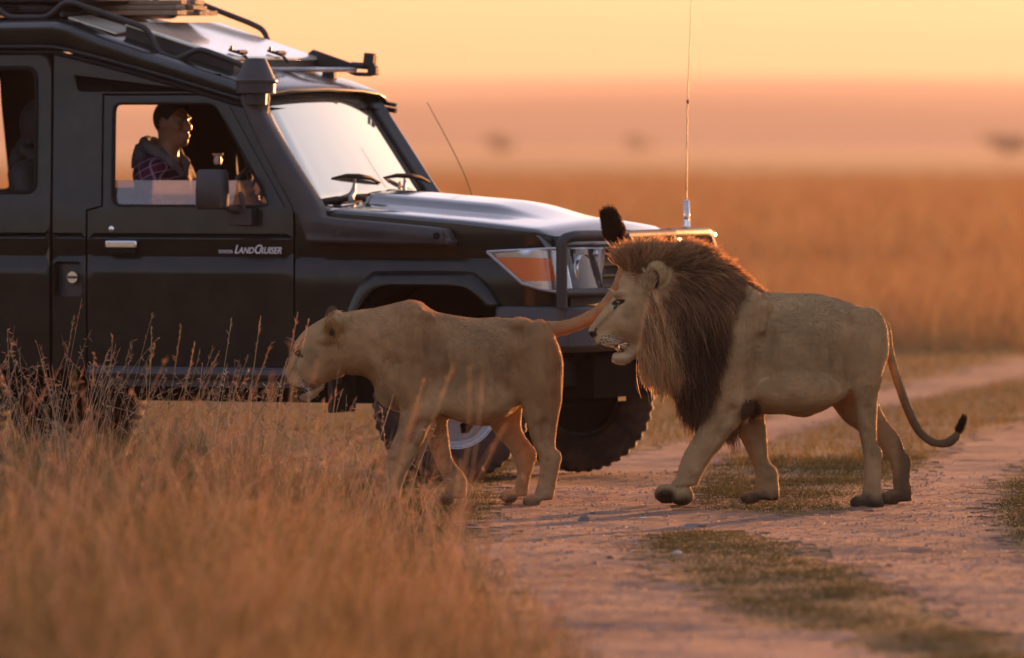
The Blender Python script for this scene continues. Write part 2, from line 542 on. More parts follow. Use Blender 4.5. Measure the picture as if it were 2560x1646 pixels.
def inpoly(x, y, P):
    P = np.array(P); c = np.zeros(x.shape, bool); j = len(P)-1
    for i in range(len(P)):
        (xi, yi), (xj, yj) = P[i], P[j]
        if yi != yj:
            c ^= ((yi > y) != (yj > y)) & (x < (xj-xi)*(y-yi)/(yj-yi)+xi)
        j = i
    return c
def edge_dist(x, y, P):
    d = np.full(x.shape, 1e9); P = np.array(P)
    for i in range(len(P)):
        a, b = P[i-1], P[i]; ab = b-a; t = np.clip(((x-a[0])*ab[0]+(y-a[1])*ab[1])/(ab@ab), 0, 1)
        d = np.minimum(d, np.hypot((x-a[0]-t*ab[0]), (y-a[1]-t*ab[1])))
    return d
def dirt_sd(x, y):
    """signed distance-like: positive on bare track"""
    q = np.stack([x, y], -1)
    wob = .07*vnoise(q, 3.1, 31)+.04*vnoise(q, 9.0, 32)
    d = np.where(inpoly(x, y, DIRT), 1, -1)*edge_dist(x, y, DIRT)
    for M_ in (MED1, MED2):
        m = np.where(inpoly(x, y, M_), 1, -1)*edge_dist(x, y, M_); d = np.minimum(d, -m)
    return d+wob
def ground_h(x, y):
    q = np.stack([x, y], -1); near = sstep(90, 55, y)
    return near*(.016*vnoise(q, 2.3, 41)+.008*vnoise(q, 7.5, 42)+.004*vnoise(q, 21, 43))+(1-near)*.12*vnoise(q, .05, 44)*sstep(70, 200, y)
def graded(a, b, step, lim, g):
    v = list(np.arange(a, b, step)); s = step
    while v[-1] < lim: s *= g; v.append(v[-1]+s)
    return np.array(v)
xs_r = graded(0, 6, .10, 7000, 1.22); xs_g = np.concatenate([-xs_r[:0:-1], xs_r])
ys_g = graded(6, 64, .11, 9800, 1.10)

def ground_mat(name, cols, scale_fine, dirt=False):
    m, n, l, b, out = new_mat(name)
    tc = n.new('ShaderNodeTexCoord')
    def noise(s, d=6, r=.6):
        z = n.new('ShaderNodeTexNoise'); z.inputs['Scale'].default_value = s; z.inputs['Detail'].default_value = d; z.inputs['Roughness'].default_value = r
        l.new(tc.outputs['Object'], z.inputs['Vector']); return z.outputs[0]
    rp = n.new('ShaderNodeValToRGB'); e = rp.color_ramp.elements
    e[0].position = .30; e[0].color = (*cols[0], 1); e[1].position = .70; e[1].color = (*cols[2], 1)
    k = e.new(.5); k.color = (*cols[1], 1)
    mixv = n.new('ShaderNodeMath'); mixv.operation = 'MULTIPLY_ADD'; mixv.inputs[1].default_value = .5
    l.new(noise(scale_fine), mixv.inputs[0])
    h = n.new('ShaderNodeMath'); h.operation = 'MULTIPLY'; h.inputs[1].default_value = .5; l.new(noise(scale_fine*.07, 5), h.inputs[0]); l.new(h.outputs[0], mixv.inputs[2])
    l.new(mixv.outputs[0], rp.inputs[0])
    last = rp.outputs[0]
    if dirt:
        v = n.new('ShaderNodeTexVoronoi'); v.inputs['Scale'].default_value = 26; l.new(tc.outputs['Object'], v.inputs['Vector'])
        mr = n.new('ShaderNodeMapRange'); mr.inputs[1].default_value = .06; mr.inputs[2].default_value = .16; mr.inputs[3].default_value = .72; mr.inputs[4].default_value = 1; l.new(v.outputs['Distance'], mr.inputs[0])
        mx = n.new('ShaderNodeMix'); mx.data_type = 'RGBA'; mx.blend_type = 'MULTIPLY'; mx.inputs[0].default_value = .3; l.new(last, mx.inputs[6]); l.new(mr.outputs[0], mx.inputs[7]); last = mx.outputs[2]
    l.new(last, b.inputs['Base Color']); b.inputs['Roughness'].default_value = .95; b.inputs['Specular IOR Level'].default_value = .1
    bp = n.new('ShaderNodeBump'); bp.inputs['Strength'].default_value = .6; bp.inputs['Distance'].default_value = .02
    l.new(noise(30 if dirt else 14, 8, .7), bp.inputs['Height']); l.new(bp.outputs[0], b.inputs['Normal'])
    return m
soil = ground_mat('savanna_soil', ((0.150, 0.079, 0.034), (0.210, 0.116, 0.049), (0.255, 0.150, 0.064)), 3.0)
dirt_m = ground_mat('red_dirt', ((.105, .053, .035), (.235, .130, .088), (.345, .212, .150)), 7.0, True)

X, Y = np.meshgrid(xs_g, ys_g, indexing='xy')
Zg = ground_h(X, Y)
nx, ny = len(xs_g), len(ys_g)
ii = np.arange(nx*ny).reshape(ny, nx)
Q = np.stack([ii[:-1, :-1], ii[:-1, 1:], ii[1:, 1:], ii[1:, :-1]], -1).reshape(-1, 4)
g = mesh_obj('ground', np.stack([X, Y, Zg], -1).reshape(-1, 3), Q, soil); tag(g, kind='structure')

def sheet(name, x0, x1, y0, y1, sx, sy, mat, dz, lim=0.0):
    xs = np.arange(x0, x1, sx); ys = np.arange(y0, y1, sy)
    X, Y = np.meshgrid(xs, ys); xx, yy = X.ravel(), Y.ravel()
    # height read from the ground sheet itself so that it never cuts through
    zi = bil(xx, yy)+dz
    ii = np.arange(X.size).reshape(X.shape)
    Q = np.stack([ii[:-1, :-1], ii[:-1, 1:], ii[1:, 1:], ii[1:, :-1]], -1).reshape(-1, 4)
    cx = xx[Q].mean(1); cy = yy[Q].mean(1)
    Q = Q[dirt_sd(cx, cy)+.09*vnoise(np.stack([cx, cy], -1), 24, 91)+.05*rng.normal(size=len(cx)) > lim]
    used = np.unique(Q); rem = np.full(X.size, -1); rem[used] = np.arange(len(used))
    V = np.stack([xx, yy, zi], -1)[used]
    o = mesh_obj(name, V, rem[Q], mat); return o
def bil(x, y):
    i = np.clip(np.searchsorted(xs_g, x)-1, 0, nx-2); j = np.clip(np.searchsorted(ys_g, y)-1, 0, ny-2)
    u = (x-xs_g[i])/(xs_g[i+1]-xs_g[i]); v = (y-ys_g[j])/(ys_g[j+1]-ys_g[j])
    return (Zg[j, i]*(1-u)+Zg[j, i+1]*u)*(1-v)+(Zg[j+1, i]*(1-u)+Zg[j+1, i+1]*u)*v
t = sheet('dirt_track', -.6, 14, 21, 101, .05, .11, dirt_m, .004); tag(t, kind='structure')

# ---- far hills
hill_m = ground_mat('hill_grass', ((.075, .05, .03), (.10, .065, .038), (.14, .09, .05)), .01)
def ridge(Y0, Y1, xs, hf, step):
    X = np.arange(-xs, xs, step); P = []
    for k, t in enumerate(np.linspace(0, 1, 9)):
        z = hf(X)*(sstep(0, 1, np.full(len(X), t)))-.5*(t == 0)
        P.append(np.stack([X, np.full(len(X), Y0+(Y1-Y0)*t)+60*np.sin(X/300+k), z], -1))
    V = np.concatenate(P); n = len(X); ii = np.arange(len(V)).reshape(9, n)
    Q = np.stack([ii[:-1, :-1], ii[:-1, 1:], ii[1:, 1:], ii[1:, :-1]], -1).reshape(-1, 4)
    o = mesh_obj('hills', V, Q, hill_m); tag(o, kind='structure'); return o
ridge(4800, 5900, 5200, lambda x: 37+4.4*np.sin(x/320+.6)+2.0*np.sin(x/120)+.003*x, 30)
ridge(7800, 9400, 7000, lambda x: 74+8*np.sin(x/600+2.2)+4*np.sin(x/220)+.004*x, 60)

# ---- far bushes, each with stem, limbs and leaf clumps
leaf_m, n_, l_, b_, o_ = new_mat('bush_leaves')
tr_ = n_.new('ShaderNodeBsdfTranslucent'); tr_.inputs[0].default_value = (.07, .07, .025, 1); ms_ = n_.new('ShaderNodeMixShader'); ms_.inputs[0].default_value = .3
b_.inputs['Base Color'].default_value = (.045, .05, .022, 1); b_.inputs['Roughness'].default_value = .8
l_.new(b_.outputs[0], ms_.inputs[1]); l_.new(tr_.outputs[0], ms_.inputs[2]); l_.new(ms_.outputs[0], o_.inputs['Surface'])
bark_m = pmat('bark', (.07, .05, .035), .9, bump=.3, bscale=20)
def bush(label, x, y, w, h, seed):
    r = np.random.default_rng(seed)
    root = empty('bush_tree', (x, y, float(bil(np.array([x]), np.array([y]))[0]))); tag(root, label, 'tree', 'trees on the far plain')
    b = MB(); b.tube([(0, 0, -.2), (.05*w, 0, h*.3), (.02*w, .02, h*.55)], [.06*w, .045*w, .03*w], 8)
    lobes = []
    for k in range(7):
        a = r.random()*6.28; q = Vector((math.cos(a)*w*r.uniform(.1, .38), math.sin(a)*w*r.uniform(.1, .3), h*r.uniform(.30, .78))); lobes.append(q)
        b.tube([(.03*w, 0, h*.3), q*.55+Vector((0, 0, h*.08)), q], [.03*w, .02*w, .008*w], 6)
    b.build('trunk', bark_m, root)
    V = []; Fc = []
    for q in lobes:
        for k in range(130):
            d = r.normal(size=3); d = d/np.linalg.norm(d)*r.random()**.4*np.array([w*.26, w*.24, h*.26]); c = np.array(q)+d
            u = unit(r.normal(size=3)); v = unit(np.cross(u, r.normal(size=3))); s = r.uniform(.04, .08)*w*.6
            i = len(V); V += [c-u*s, c+v*s*.6, c+u*s, c-v*s*.6]; Fc.append((i, i+1, i+2, i+3))
    mesh_obj('crown', np.array(V), np.array(Fc), leaf_m, root)
bush('dark round bush on the far plain straight behind the antenna base of the vehicle', -2.6, 1900, 7.2, 4.9, 1)
bush('pale hazy bush farthest away on the plain', 44, 2900, 11, 7, 2)
bush('low dark bush on the plain at the edge of the photo', 100, 1700, 10, 4.8, 3)

# ---- grasses
grass_m = hair_mat('dry_grass', .12, .7, .15, 1.0)
field_m = hair_mat('field_grass', .22, .7, .15, 1.0)
def blades(name, x, y, h, lean, col, r, K=4, curl=.35, mat=None, tip=.2, wind=(.0, .0)):
    n = len(x); z = bil(x, y)
    a = rng.random(n)*2*np.pi
    d = np.stack([np.cos(a)*lean+wind[0], np.sin(a)*lean+wind[1], np.ones(n)], -1); d = unit(d)
    side = np.stack([np.cos(a), np.sin(a), np.zeros(n)], -1)
    t = np.linspace(0, 1, K)
    cl = (curl*rng.random(n)**1.5)[:, None]
    P = np.stack([np.stack([x, y, z-.01], -1)+d*(h*q)[:, None]+(side*cl*h[:, None])*q**2.2-np.array([0, 0, 1])*(cl*h[:, None])*.55*q**3 for q in t], 1)
    R = (r[:, None] if hasattr(r, '__len__') else np.full((n, 1), r))*np.interp(t, [0, .5, 1], [1, .8, tip])[None]
    return P, R, col
def mixcol(n, cols, w, jit=.18):
    c = np.array(cols)[rng.choice(len(cols), n, p=np.array(w)/sum(w))]
    return np.clip(c*(1+rng.normal(0, jit, (n, 1)))*(1+rng.normal(0, .05, (n, 3))), .01, .9)
GOLD = ((0.320, 0.177, 0.060), (0.254, 0.123, 0.045), (0.356, 0.221, 0.085), (0.197, 0.123, 0.041), (0.150, 0.128, 0.038))
def tall_limit(y): return np.interp(y, [12, 24, 28, 31, 34, 37, 39, 41, 44, 48], [.3, .12, .02, -.12, -.30, -.52, -.64, -.85, -1.2, -1.5])
fx = lambda y: 1280/20950*y        # half width of the view at distance y

# tall foreground grass on the near left
n = 78000
y = 13+(41.5-13)*rng.random(n)**.8
lo = -fx(y)-.7; hi = tall_limit(y)+.25
x = lo+(hi-lo)*rng.random(n)
q = np.stack([x, y], -1)
clump = vnoise(q, 5, 51)+.6*vnoise(q, 13, 52)
edge = sstep(.25, -.95, x-tall_limit(y))
keep = rng.random(n) < (.12+.88*edge)*(.45+.55*sstep(-.6, .3, clump))
x, y, clump, edge = x[keep], y[keep], clump[keep], edge[keep]; n = len(x)
h = (.20+.24*rng.random(n)+.08*np.clip(clump, -1, 1))*(.35+.65*edge)*np.interp(y, [13, 22, 30, 41], [1.28, 1.18, 1.08, .95])
gc = mixcol(n, GOLD, (5, 5, 3, 2, 1.6)); pt = sstep(-.25, .55, vnoise(np.stack([x*1.6, y*.5], -1), 2.6, 55))[:, None]
gc = gc*(.62+.5*pt)*np.where(rng.random((n, 1)) < .5, 1, .8+.2*pt); gc[:, 1] *= (1.12-.16*pt[:, 0])
P, R, c = blades('', x, y, h, rng.uniform(.05, .45, n), gc, rng.uniform(.0011, .0024, n), 4, .5)
o = strands('tall_grass', P, R, c, grass_m, None, 'stuff'); tag(o, 'dense tall dry golden grass filling the near corner', 'grass')

# flowering stalks that stand above it
n = 1100
y = 16+(42.5-16)*rng.random(n)**.7
lo = -fx(y)-.5; hi = tall_limit(y)+.12; x = lo+(hi-lo)*rng.random(n)**1.15
h = rng.uniform(.45, .92, n)*np.interp(x-tall_limit(y), [-1.2, .1], [1, .62])
P, R, c = blades('', x, y, h, rng.uniform(.05, .42, n), mixcol(n, ((.34, .21, .12), (.29, .16, .095), (.38, .26, .15)), (3, 3, 2)), np.full(n, .0013), 6, .45, tip=.6)
heads = []; hr_ = []; hc_ = []
for i in range(n):
    tp = P[i, -1]; tv = unit(P[i, -1]-P[i, -2])
    for k in range(rng.integers(3, 8)):
        b0 = P[i, -1]-tv*rng.uniform(0, .14)
        dd = unit(tv*.5+rng.normal(0, .55, 3)+np.array([.1, 0, -.45])); L = rng.uniform(.012, .03)
        heads.append(np.stack([b0, b0+dd*L*.35, b0+dd*L*.75, b0+dd*L*1.2])); w = rng.uniform(.0016, .0034); hr_.append([.0006, w, w*.8, .0003]); hc_.append(c[i]*np.array([.95, .78, .70]))
m_ = 115
y2 = np.concatenate([rng.uniform(36.5, 40.5, 60), rng.uniform(24, 34, 55)]); lo = -fx(y2)-.2; x2 = lo+(tall_limit(y2)-.1-lo)*rng.random(m_)
P2, R2, c2 = blades('', x2, y2, rng.uniform(.62, 1.02, m_), rng.uniform(.0, .12, m_), mixcol(m_, ((.36, .23, .12), (.30, .17, .09)), (1, 1)), np.full(m_, .0016), 6, .18, tip=.7, wind=(.24, 0))
P = np.concatenate([P, P2]); R = np.concatenate([R, R2]); c = np.concatenate([c, c2])
for i in range(m_):
    for k in range(9):
        q = rng.uniform(0, .85); b0 = P2[i, -1]+(P2[i, -2]-P2[i, -1])*q
        dd = unit(unit(P2[i, -1]-P2[i, -2])+rng.normal(0, .28, 3)); L = rng.uniform(.012, .026)
        heads.append(np.stack([b0, b0+dd*L*.35, b0+dd*L*.75, b0+dd*L*1.2])); hr_.append([.0006, .0019, .0016, .0003]); hc_.append(c2[i]*np.array([.9, .8, .75]))
o = strands('grass_stalks', P, R, c, grass_m, None, 'stuff'); tag(o, 'thin flowering grass stalks standing above the tall grass', 'grass')
o = strands('grass_seed_heads', np.array(heads), np.array(hr_), np.array(hc_), grass_m, None, 'stuff'); tag(o, 'drooping reddish seed heads on the grass stalks', 'grass')

# short turf on the medians and verges
def turf(n, x0, x1, y0, y1, h0, h1, cols, w, r0=.0011, r1=.0022, off=.03, excl=True):
    y = y0+(y1-y0)*rng.random(n); x = x0+(x1-x0)*rng.random(n)
    sd = dirt_sd(x, y)
    q = np.stack([x, y], -1); cl = vnoise(q, 4, 61)+.7*vnoise(q, 11, 62)
    p = np.maximum(sstep(off, -.12, sd), .16*sstep(.30, .0, sd))*(.5+.5*sstep(-.7, .3, cl))
    keep = rng.random(n) < p
    x, y, cl, sd = x[keep], y[keep], cl[keep], sd[keep]; n = len(x)
    h = (h0+(h1-h0)*rng.random(n)**1.5)*(.7+.4*np.clip(cl, -.8, 1))*(.45+.55*sstep(0, -.25, sd))
    return blades('', x, y, np.maximum(h, .012), rng.uniform(.1, .9, n), mixcol(n, cols, w), rng.uniform(r0, r1, n), 4, .6)
DRYG = ((0.067, 0.058, 0.015), (0.090, 0.071, 0.022), (0.047, 0.047, 0.011), (0.114, 0.086, 0.030))
parts = [turf(150000, -.75, 2.6, 26, 46, .025, .085, DRYG, (4, 3, 3, 2), .001, .002),
         turf(16000, 1.9, 3.4, 33, 47, .03, .10, DRYG, (4, 2, 4, 1))]
P = np.concatenate([p[0] for p in parts]); R = np.concatenate([p[1] for p in parts]); c = np.concatenate([p[2] for p in parts])
o = strands('short_grass', P, R, c, grass_m, None, 'stuff'); tag(o, 'short trampled green brown turf between the wheel ruts', 'grass')
# loose straw lying on the track
n = 2600; x = rng.uniform(-.3, 2.4, n); y = rng.uniform(30, 42, n); z = bil(x, y)+.006
a = rng.random(n)*6.28; L = rng.uniform(.015, .06, n)
d = np.stack([np.cos(a), np.sin(a), rng.uniform(-.05, .25, n)], -1)*L[:, None]; p0 = np.stack([x, y, z], -1)
P = np.stack([p0, p0+d*.5+np.array([0, 0, .003]), p0+d], 1)
o = strands('loose_straw', P, np.full((n, 3), .0011), mixcol(n, ((.45, .30, .18), (.30, .19, .11)), (1, 1)), grass_m, None, 'stuff'); tag(o, 'loose dry straw lying on the dirt track', 'straw')

# open savanna behind the vehicle
def field(n, y0, y1, h0, h1, cols, w, rr, pw=1.4, K=4):
    y = y0*(y1/y0)**(rng.random(n)**(1/pw)); x = (rng.random(n)*2-1)*(fx(y)+1.0)
    keep = dirt_sd(x, y) < -.05
    M = Matrix.Rotation(D2R(25), 3, 'Z')
    lx = (x-.02)*math.cos(D2R(25))-(y-43.38)*math.sin(D2R(25)); ly = (x-.02)*math.sin(D2R(25))+(y-43.38)*math.cos(D2R(25))
    keep &= ~((lx > -4.6) & (lx < 1.0) & (np.abs(ly) < 1.0))
    keep &= (y > 44.5) | (x < tall_limit(y)+.2)
    x, y = x[keep], y[keep]; n = len(x)
    cl = vnoise(np.stack([x, y], -1), 1.3, 71)+.5*vnoise(np.stack([x, y], -1), .35, 72)
    h = (h0+(h1-h0)*rng.random(n)**1.3)*(1+.3*np.clip(cl, -1, 1))
    return blades('', x, y, h, rng.uniform(.1, .6, n), mixcol(n, cols, w), rr*rng.uniform(.7, 1.4, n), K, .5)
MIDC = ((0.173, 0.112, 0.035), (0.218, 0.130, 0.045), (0.109, 0.092, 0.025), (0.160, 0.089, 0.030))
FARC = ((0.350, 0.188, 0.072), (0.300, 0.152, 0.058), (0.383, 0.224, 0.094), (0.233, 0.160, 0.058))
parts = [field(60000, 41.5, 74, .03, .11, MIDC, (3, 2, 4, 2), .002),
         field(46000, 70, 125, .25, .62, FARC, (4, 3, 2, 1), .0042, 1.2),
         field(30000, 105, 420, .45, .95, FARC, (4, 3, 2, 1), .012, 1.3)]
P = np.concatenate([p[0] for p in parts]); R = np.concatenate([p[1] for p in parts]); c = np.concatenate([p[2] for p in parts])
o = strands('savanna_grass', P, R, c, field_m, None, 'stuff'); tag(o, 'wide golden savanna grass stretching away behind the vehicle', 'grass')

# ---- stones on the track
stone_mats = {'grey': pmat('grey_stone', (.17, .13, .12), .85, var=.3, scale=40, bump=.5, bscale=90), 'dark': pmat('dark_stone', (.08, .05, .042), .85, var=.3, scale=40, bump=.5, bscale=90), 'white': pmat('white_stone', (.46, .41, .36), .7, var=.12, scale=40, bump=.3, bscale=90)}
def stone(label, x, y, w, d, h, mk, seed, rz=0):
    r = np.random.default_rng(seed); V = []; 
    b = MB(); n = 9; rings = []
    for z, s in ((0, .86), (.3, 1.0), (.68, .86), (.93, .5), (1.0, .22)):
        ph = r.normal(0, .10, n); rings.append([(w/2*s*(1+ph[j])*math.cos(6.283*j/n), d/2*s*(1+ph[j])*math.sin(6.283*j/n), h*(z+r.normal(0, .03))) for j in range(n)])
    b.loft(rings); o = b.build('stone', stone_mats[mk], None, angle=25)
    o.location = (x, y, float(bil(np.array([x]), np.array([y]))[0])-.004); o.rotation_euler = (0, 0, rz)
    tag(o, label, 'stone', 'stones on the dirt track'); return o
stone('grey angular stone lying in front of the gap between the two lions', .33, 38.21, .056, .05, .040, 'grey', 1, .4)
stone('small white stone lying on the grassy strip in the foreground', .69, 34.97, .046, .024, .020, 'white', 2, .5)
stone('flat pale stone just left of the grey angular stone', .245, 37.75, .04, .03, .014, 'white', 3)
stone('dark clod behind and right of the grey angular stone', .372, 38.9, .034, .03, .018, 'dark', 4)
stone('reddish dark clod in the rut beside the tip of the grassy strip', .405, 34.6, .032, .028, .020, 'dark', 5)
stone('dark clod in the rut, left of its reddish neighbour', .34, 34.3, .028, .026, .018, 'dark', 6)
stone('flat half buried grey stone between the lion and the grassy strip', .83, 37.9, .12, .07, .022, 'grey', 7)
stone('low pale stone by the raised paw of the male lion', .60, 38.45, .05, .035, .012, 'white', 8)
stone('dark clod on the right rut beside the grassy strip', 1.53, 34.0, .035, .03, .022, 'dark', 9)
stone('pale flat chip on the right rut', 1.50, 33.3, .06, .03, .010, 'white', 10)
stone('small dark clod near the hind paw of the lioness', .60, 38.75, .026, .024, .016, 'dark', 11)
# loose gravel
V = []; Fc = []
m = 15000; x = rng.uniform(-.3, 2.6, m); y = 27+17*rng.random(m); ok = dirt_sd(x, y) > -.03; x, y = x[ok], y[ok]; z = bil(x, y)+.004
s = .0018+.009*rng.random(len(x))**5
for i in range(len(x)):
    a = rng.random()*6.28; k = len(V); q = s[i]
    for t_ in range(4): V.append((x[i]+q*math.cos(a+t_*1.57)*rng.uniform(.7, 1.2), y[i]+q*math.sin(a+t_*1.57)*rng.uniform(.7, 1.2), z[i]))
    V.append((x[i], y[i], z[i]+q*1.1)); Fc += [(k, k+1, k+4), (k+1, k+2, k+4), (k+2, k+3, k+4), (k+3, k, k+4)]
o = mesh_obj('gravel', np.array(V), np.array(Fc), pmat('gravel_stone', (.22, .13, .10), .9, var=.5, scale=8)); tag(o, 'fine gravel and crumbs scattered over the dirt track', 'gravel', kind='stuff')

# ---- dusty evening air
hz_m = bpy.data.materials.new('dusty_air'); hz_m.use_nodes = True
hn = hz_m.node_tree.nodes; hn.remove(hn['Principled BSDF'])
hv = hn.new('ShaderNodeVolumePrincipled'); hv.inputs['Density'].default_value = .00015; hv.inputs['Color'].default_value = (.45, .40, .39, 1); hv.inputs['Anisotropy'].default_value = .2
hz_m.node_tree.links.new(hv.outputs[0], hn['Material Output'].inputs['Volume'])
b = MB(); b.box((0, 4450, 64.5), (15000, 11100, 133)); hz = b.build('haze', hz_m, None, smooth=False); tag(hz, kind='stuff')

# ================================================================ safari vehicle
paint = pmat('green_paint', (.008, .0105, .0095), .35, spec=.08, var=.15, scale=6, coat=1.0, dust=(.11, .085, .065), dust_amt=.10, dust_scale=5)
paint.node_tree.nodes['Principled BSDF'].inputs['Coat IOR'].default_value = 1.32
paint.node_tree.nodes['Principled BSDF'].inputs['Coat Roughness'].default_value = .14
bonnet_p = pmat('brightened_paint', (.014, .018, .016), .12, spec=.5, var=.12, scale=6, coat=1.0, dust=(.30, .24, .18), dust_amt=.12, dust_scale=5)  # lighter, glossier copy of the green paint to brighten the bonnet
cream = pmat('cream_paint', (.66, .62, .52), .14, var=.06, scale=5, coat=.8, dust=(.45, .36, .26), dust_amt=.18, dust_scale=4)
header_beige = pmat('beige_paint', (.20, .18, .145), .35, var=.1, scale=5, coat=.4)  # even beige tone for the windscreen header
cream.node_tree.nodes['Principled BSDF'].inputs['Coat IOR'].default_value = 2.0
blackp = pmat('black_steel', (.010, .010, .011), .55, spec=.5, var=.2, scale=20, dust=(.12, .08, .055), dust_amt=.18, dust_scale=8)
plastic = pmat('black_plastic', (.020, .019, .021), .52, var=.15, scale=25, bump=.08, bscale=500, dust=(.14, .09, .065), dust_amt=.22, dust_scale=9)
bumperm = pmat('bumper_steel', (.022, .022, .026), .5, var=.15, scale=12, dust=(.13, .09, .06), dust_amt=.14, dust_scale=7)
rubber = pmat('rubber', (.018, .016, .015), .85, spec=.25, var=.2, scale=20, bump=.1, bscale=150, dust=(.17, .10, .065), dust_amt=.55, dust_scale=6)
darkin = pmat('dark_interior', (.010, .009, .009), .9, spec=.0)
trim = pmat('rubber_trim', (.008, .008, .008), .7, spec=.15)
chrome = pmat('chrome', (.62, .63, .65), .18, metal=1.0, var=.05)
silver = pmat('silver_wheel', (.42, .42, .43), .38, metal=.6, var=.1, scale=15, dust=(.20, .12, .08), dust_amt=.45, dust_scale=9)
badge_m = pmat('badge_silver', (.55, .56, .60), .35, metal=.3, var=.08)
emboss_m = pmat('embossed_plastic', (.010, .009, .010), .6)
amber = pmat('amber_lens', (.95, .20, .02), .25, spec=.25, var=.12, scale=60, bump=.35, bscale=120)
reflector = pmat('lamp_reflector', (.50, .51, .54), .22, metal=.7, var=.15, scale=30, bump=.06, bscale=28)
white_m = pmat('white_plastic', (.72, .76, .80), .4, var=.05)
sticker_m = pmat('pale_sticker', (.62, .66, .74), .35, var=.06)
ink_m = pmat('sticker_ink', (.05, .06, .10), .4)
seat_m = pmat('seat_fabric', (.030, .028, .027), .9, var=.2, bump=.2)
canvas_m = pmat('dark_canvas', (.018, .014, .013), .8, var=.3, scale=9, bump=.2, bscale=80)

def glass_mat(name, refl=.06, dust=.1, tint=(.85, .9, .88), dcol=(.5, .44, .38), streak=None, grough=.03, gcol=(1, 1, 1, 1)):
    m, n, l, b, out = new_mat(name)
    n.remove(b)
    tr = n.new('ShaderNodeBsdfTransparent'); tr.inputs[0].default_value = (*tint, 1)
    gl = n.new('ShaderNodeBsdfGlossy'); gl.inputs['Roughness'].default_value = grough; gl.inputs['Color'].default_value = gcol
    fr = n.new('ShaderNodeFresnel'); fr.inputs[0].default_value = 1.5
    ad = n.new('ShaderNodeMath'); ad.operation = 'MULTIPLY_ADD'; ad.inputs[1].default_value = 1.0-refl; ad.inputs[2].default_value = refl
    l.new(fr.outputs[0], ad.inputs[0])
    m1 = n.new('ShaderNodeMixShader'); l.new(ad.outputs[0], m1.inputs[0]); l.new(tr.outputs[0], m1.inputs[1]); l.new(gl.outputs[0], m1.inputs[2])
    df = n.new('ShaderNodeBsdfDiffuse'); df.inputs[0].default_value = (*dcol, 1)
    tl = n.new('ShaderNodeBsdfTranslucent'); tl.inputs[0].default_value = (*dcol, 1)
    dm = n.new('ShaderNodeMixShader'); dm.inputs[0].default_value = .4; l.new(df.outputs[0], dm.inputs[1]); l.new(tl.outputs[0], dm.inputs[2])
    tc = n.new('ShaderNodeTexCoord'); mp = n.new('ShaderNodeMapping'); l.new(tc.outputs['Object'], mp.inputs[0])
    mp.inputs['Scale'].default_value = streak or (3, 3, 3)
    nz = n.new('ShaderNodeTexNoise'); nz.inputs['Scale'].default_value = 1; nz.inputs['Detail'].default_value = 5
    l.new(mp.outputs[0], nz.inputs['Vector'])
    mr = n.new('ShaderNodeMapRange'); mr.inputs[1].default_value = .3; mr.inputs[2].default_value = .7; mr.inputs[3].default_value = dust*.6; mr.inputs[4].default_value = min(1, dust*1.4)
    l.new(nz.outputs[0], mr.inputs[0])
    m2 = n.new('ShaderNodeMixShader'); l.new(mr.outputs[0], m2.inputs[0]); l.new(m1.outputs[0], m2.inputs[1]); l.new(dm.outputs[0], m2.inputs[2])
    l.new(m2.outputs[0], out.inputs['Surface'])
    return m
wind_m = glass_mat('windscreen_glass', .86, .12, (.5, .52, .5), (.86, .80, .72), (2.5, 7, 1.2), .05, (1, .93, .73, 1))
wind_m2 = glass_mat('dusty_window_glass', .04, .17, (.72, .70, .72), (.30, .27, .29))
lens_m = glass_mat('lamp_lens', .0, .03, (.95, .95, .95))

def HW(z): return float(np.interp(z, [.38, .60, .95, 1.05, 1.078, 1.146, 1.236, 1.247, 1.257, 1.267, 1.40, 1.50, 1.98, 2.22, 2.40],
                                  [.79, .815, .832, .838, .838, .806, .832, .824, .805, .828, .822, .802, .748, .735, .722]))
LINES = (1.05, 1.078, 1.146, 1.236, 1.247, 1.257, 1.267)
def seen(a, hw): return a-.466*(.83-hw)
def near_map(a, z): hw = HW(z); return (seen(a, hw), -hw, z)
def far_map(a, z): hw = HW(z); return (seen(a, hw), hw, z)

def text(name, body, mat, parent, loc, xdir, zdir, size, shear=0.0, ext=.002, sx=1.0, align='LEFT'):
    c = bpy.data.curves.new(name, 'FONT'); c.body = body; c.size = size; c.shear = shear; c.extrude = ext
    c.align_x = align; c.offset = size*.012
    t_ = bpy.data.objects.new(name, c); COL.objects.link(t_)
    me = bpy.data.meshes.new_from_object(t_.evaluated_get(bpy.context.evaluated_depsgraph_get()))
    bpy.data.objects.remove(t_); me.materials.clear(); me.materials.append(mat)
    o = link(name, me, parent); o['kind'] = 'stuff' if len(body) > 1 else 'thing'
    X = Vector(xdir).normalized(); Zv = Vector(zdir).normalized(); N = X.cross(Zv)
    M = Matrix.Identity(4)
    for i in range(3): M[i][0] = X[i]*sx; M[i][1] = Zv[i]; M[i][2] = N[i]; M[i][3] = loc[i]
    o.matrix_local = M
    return o

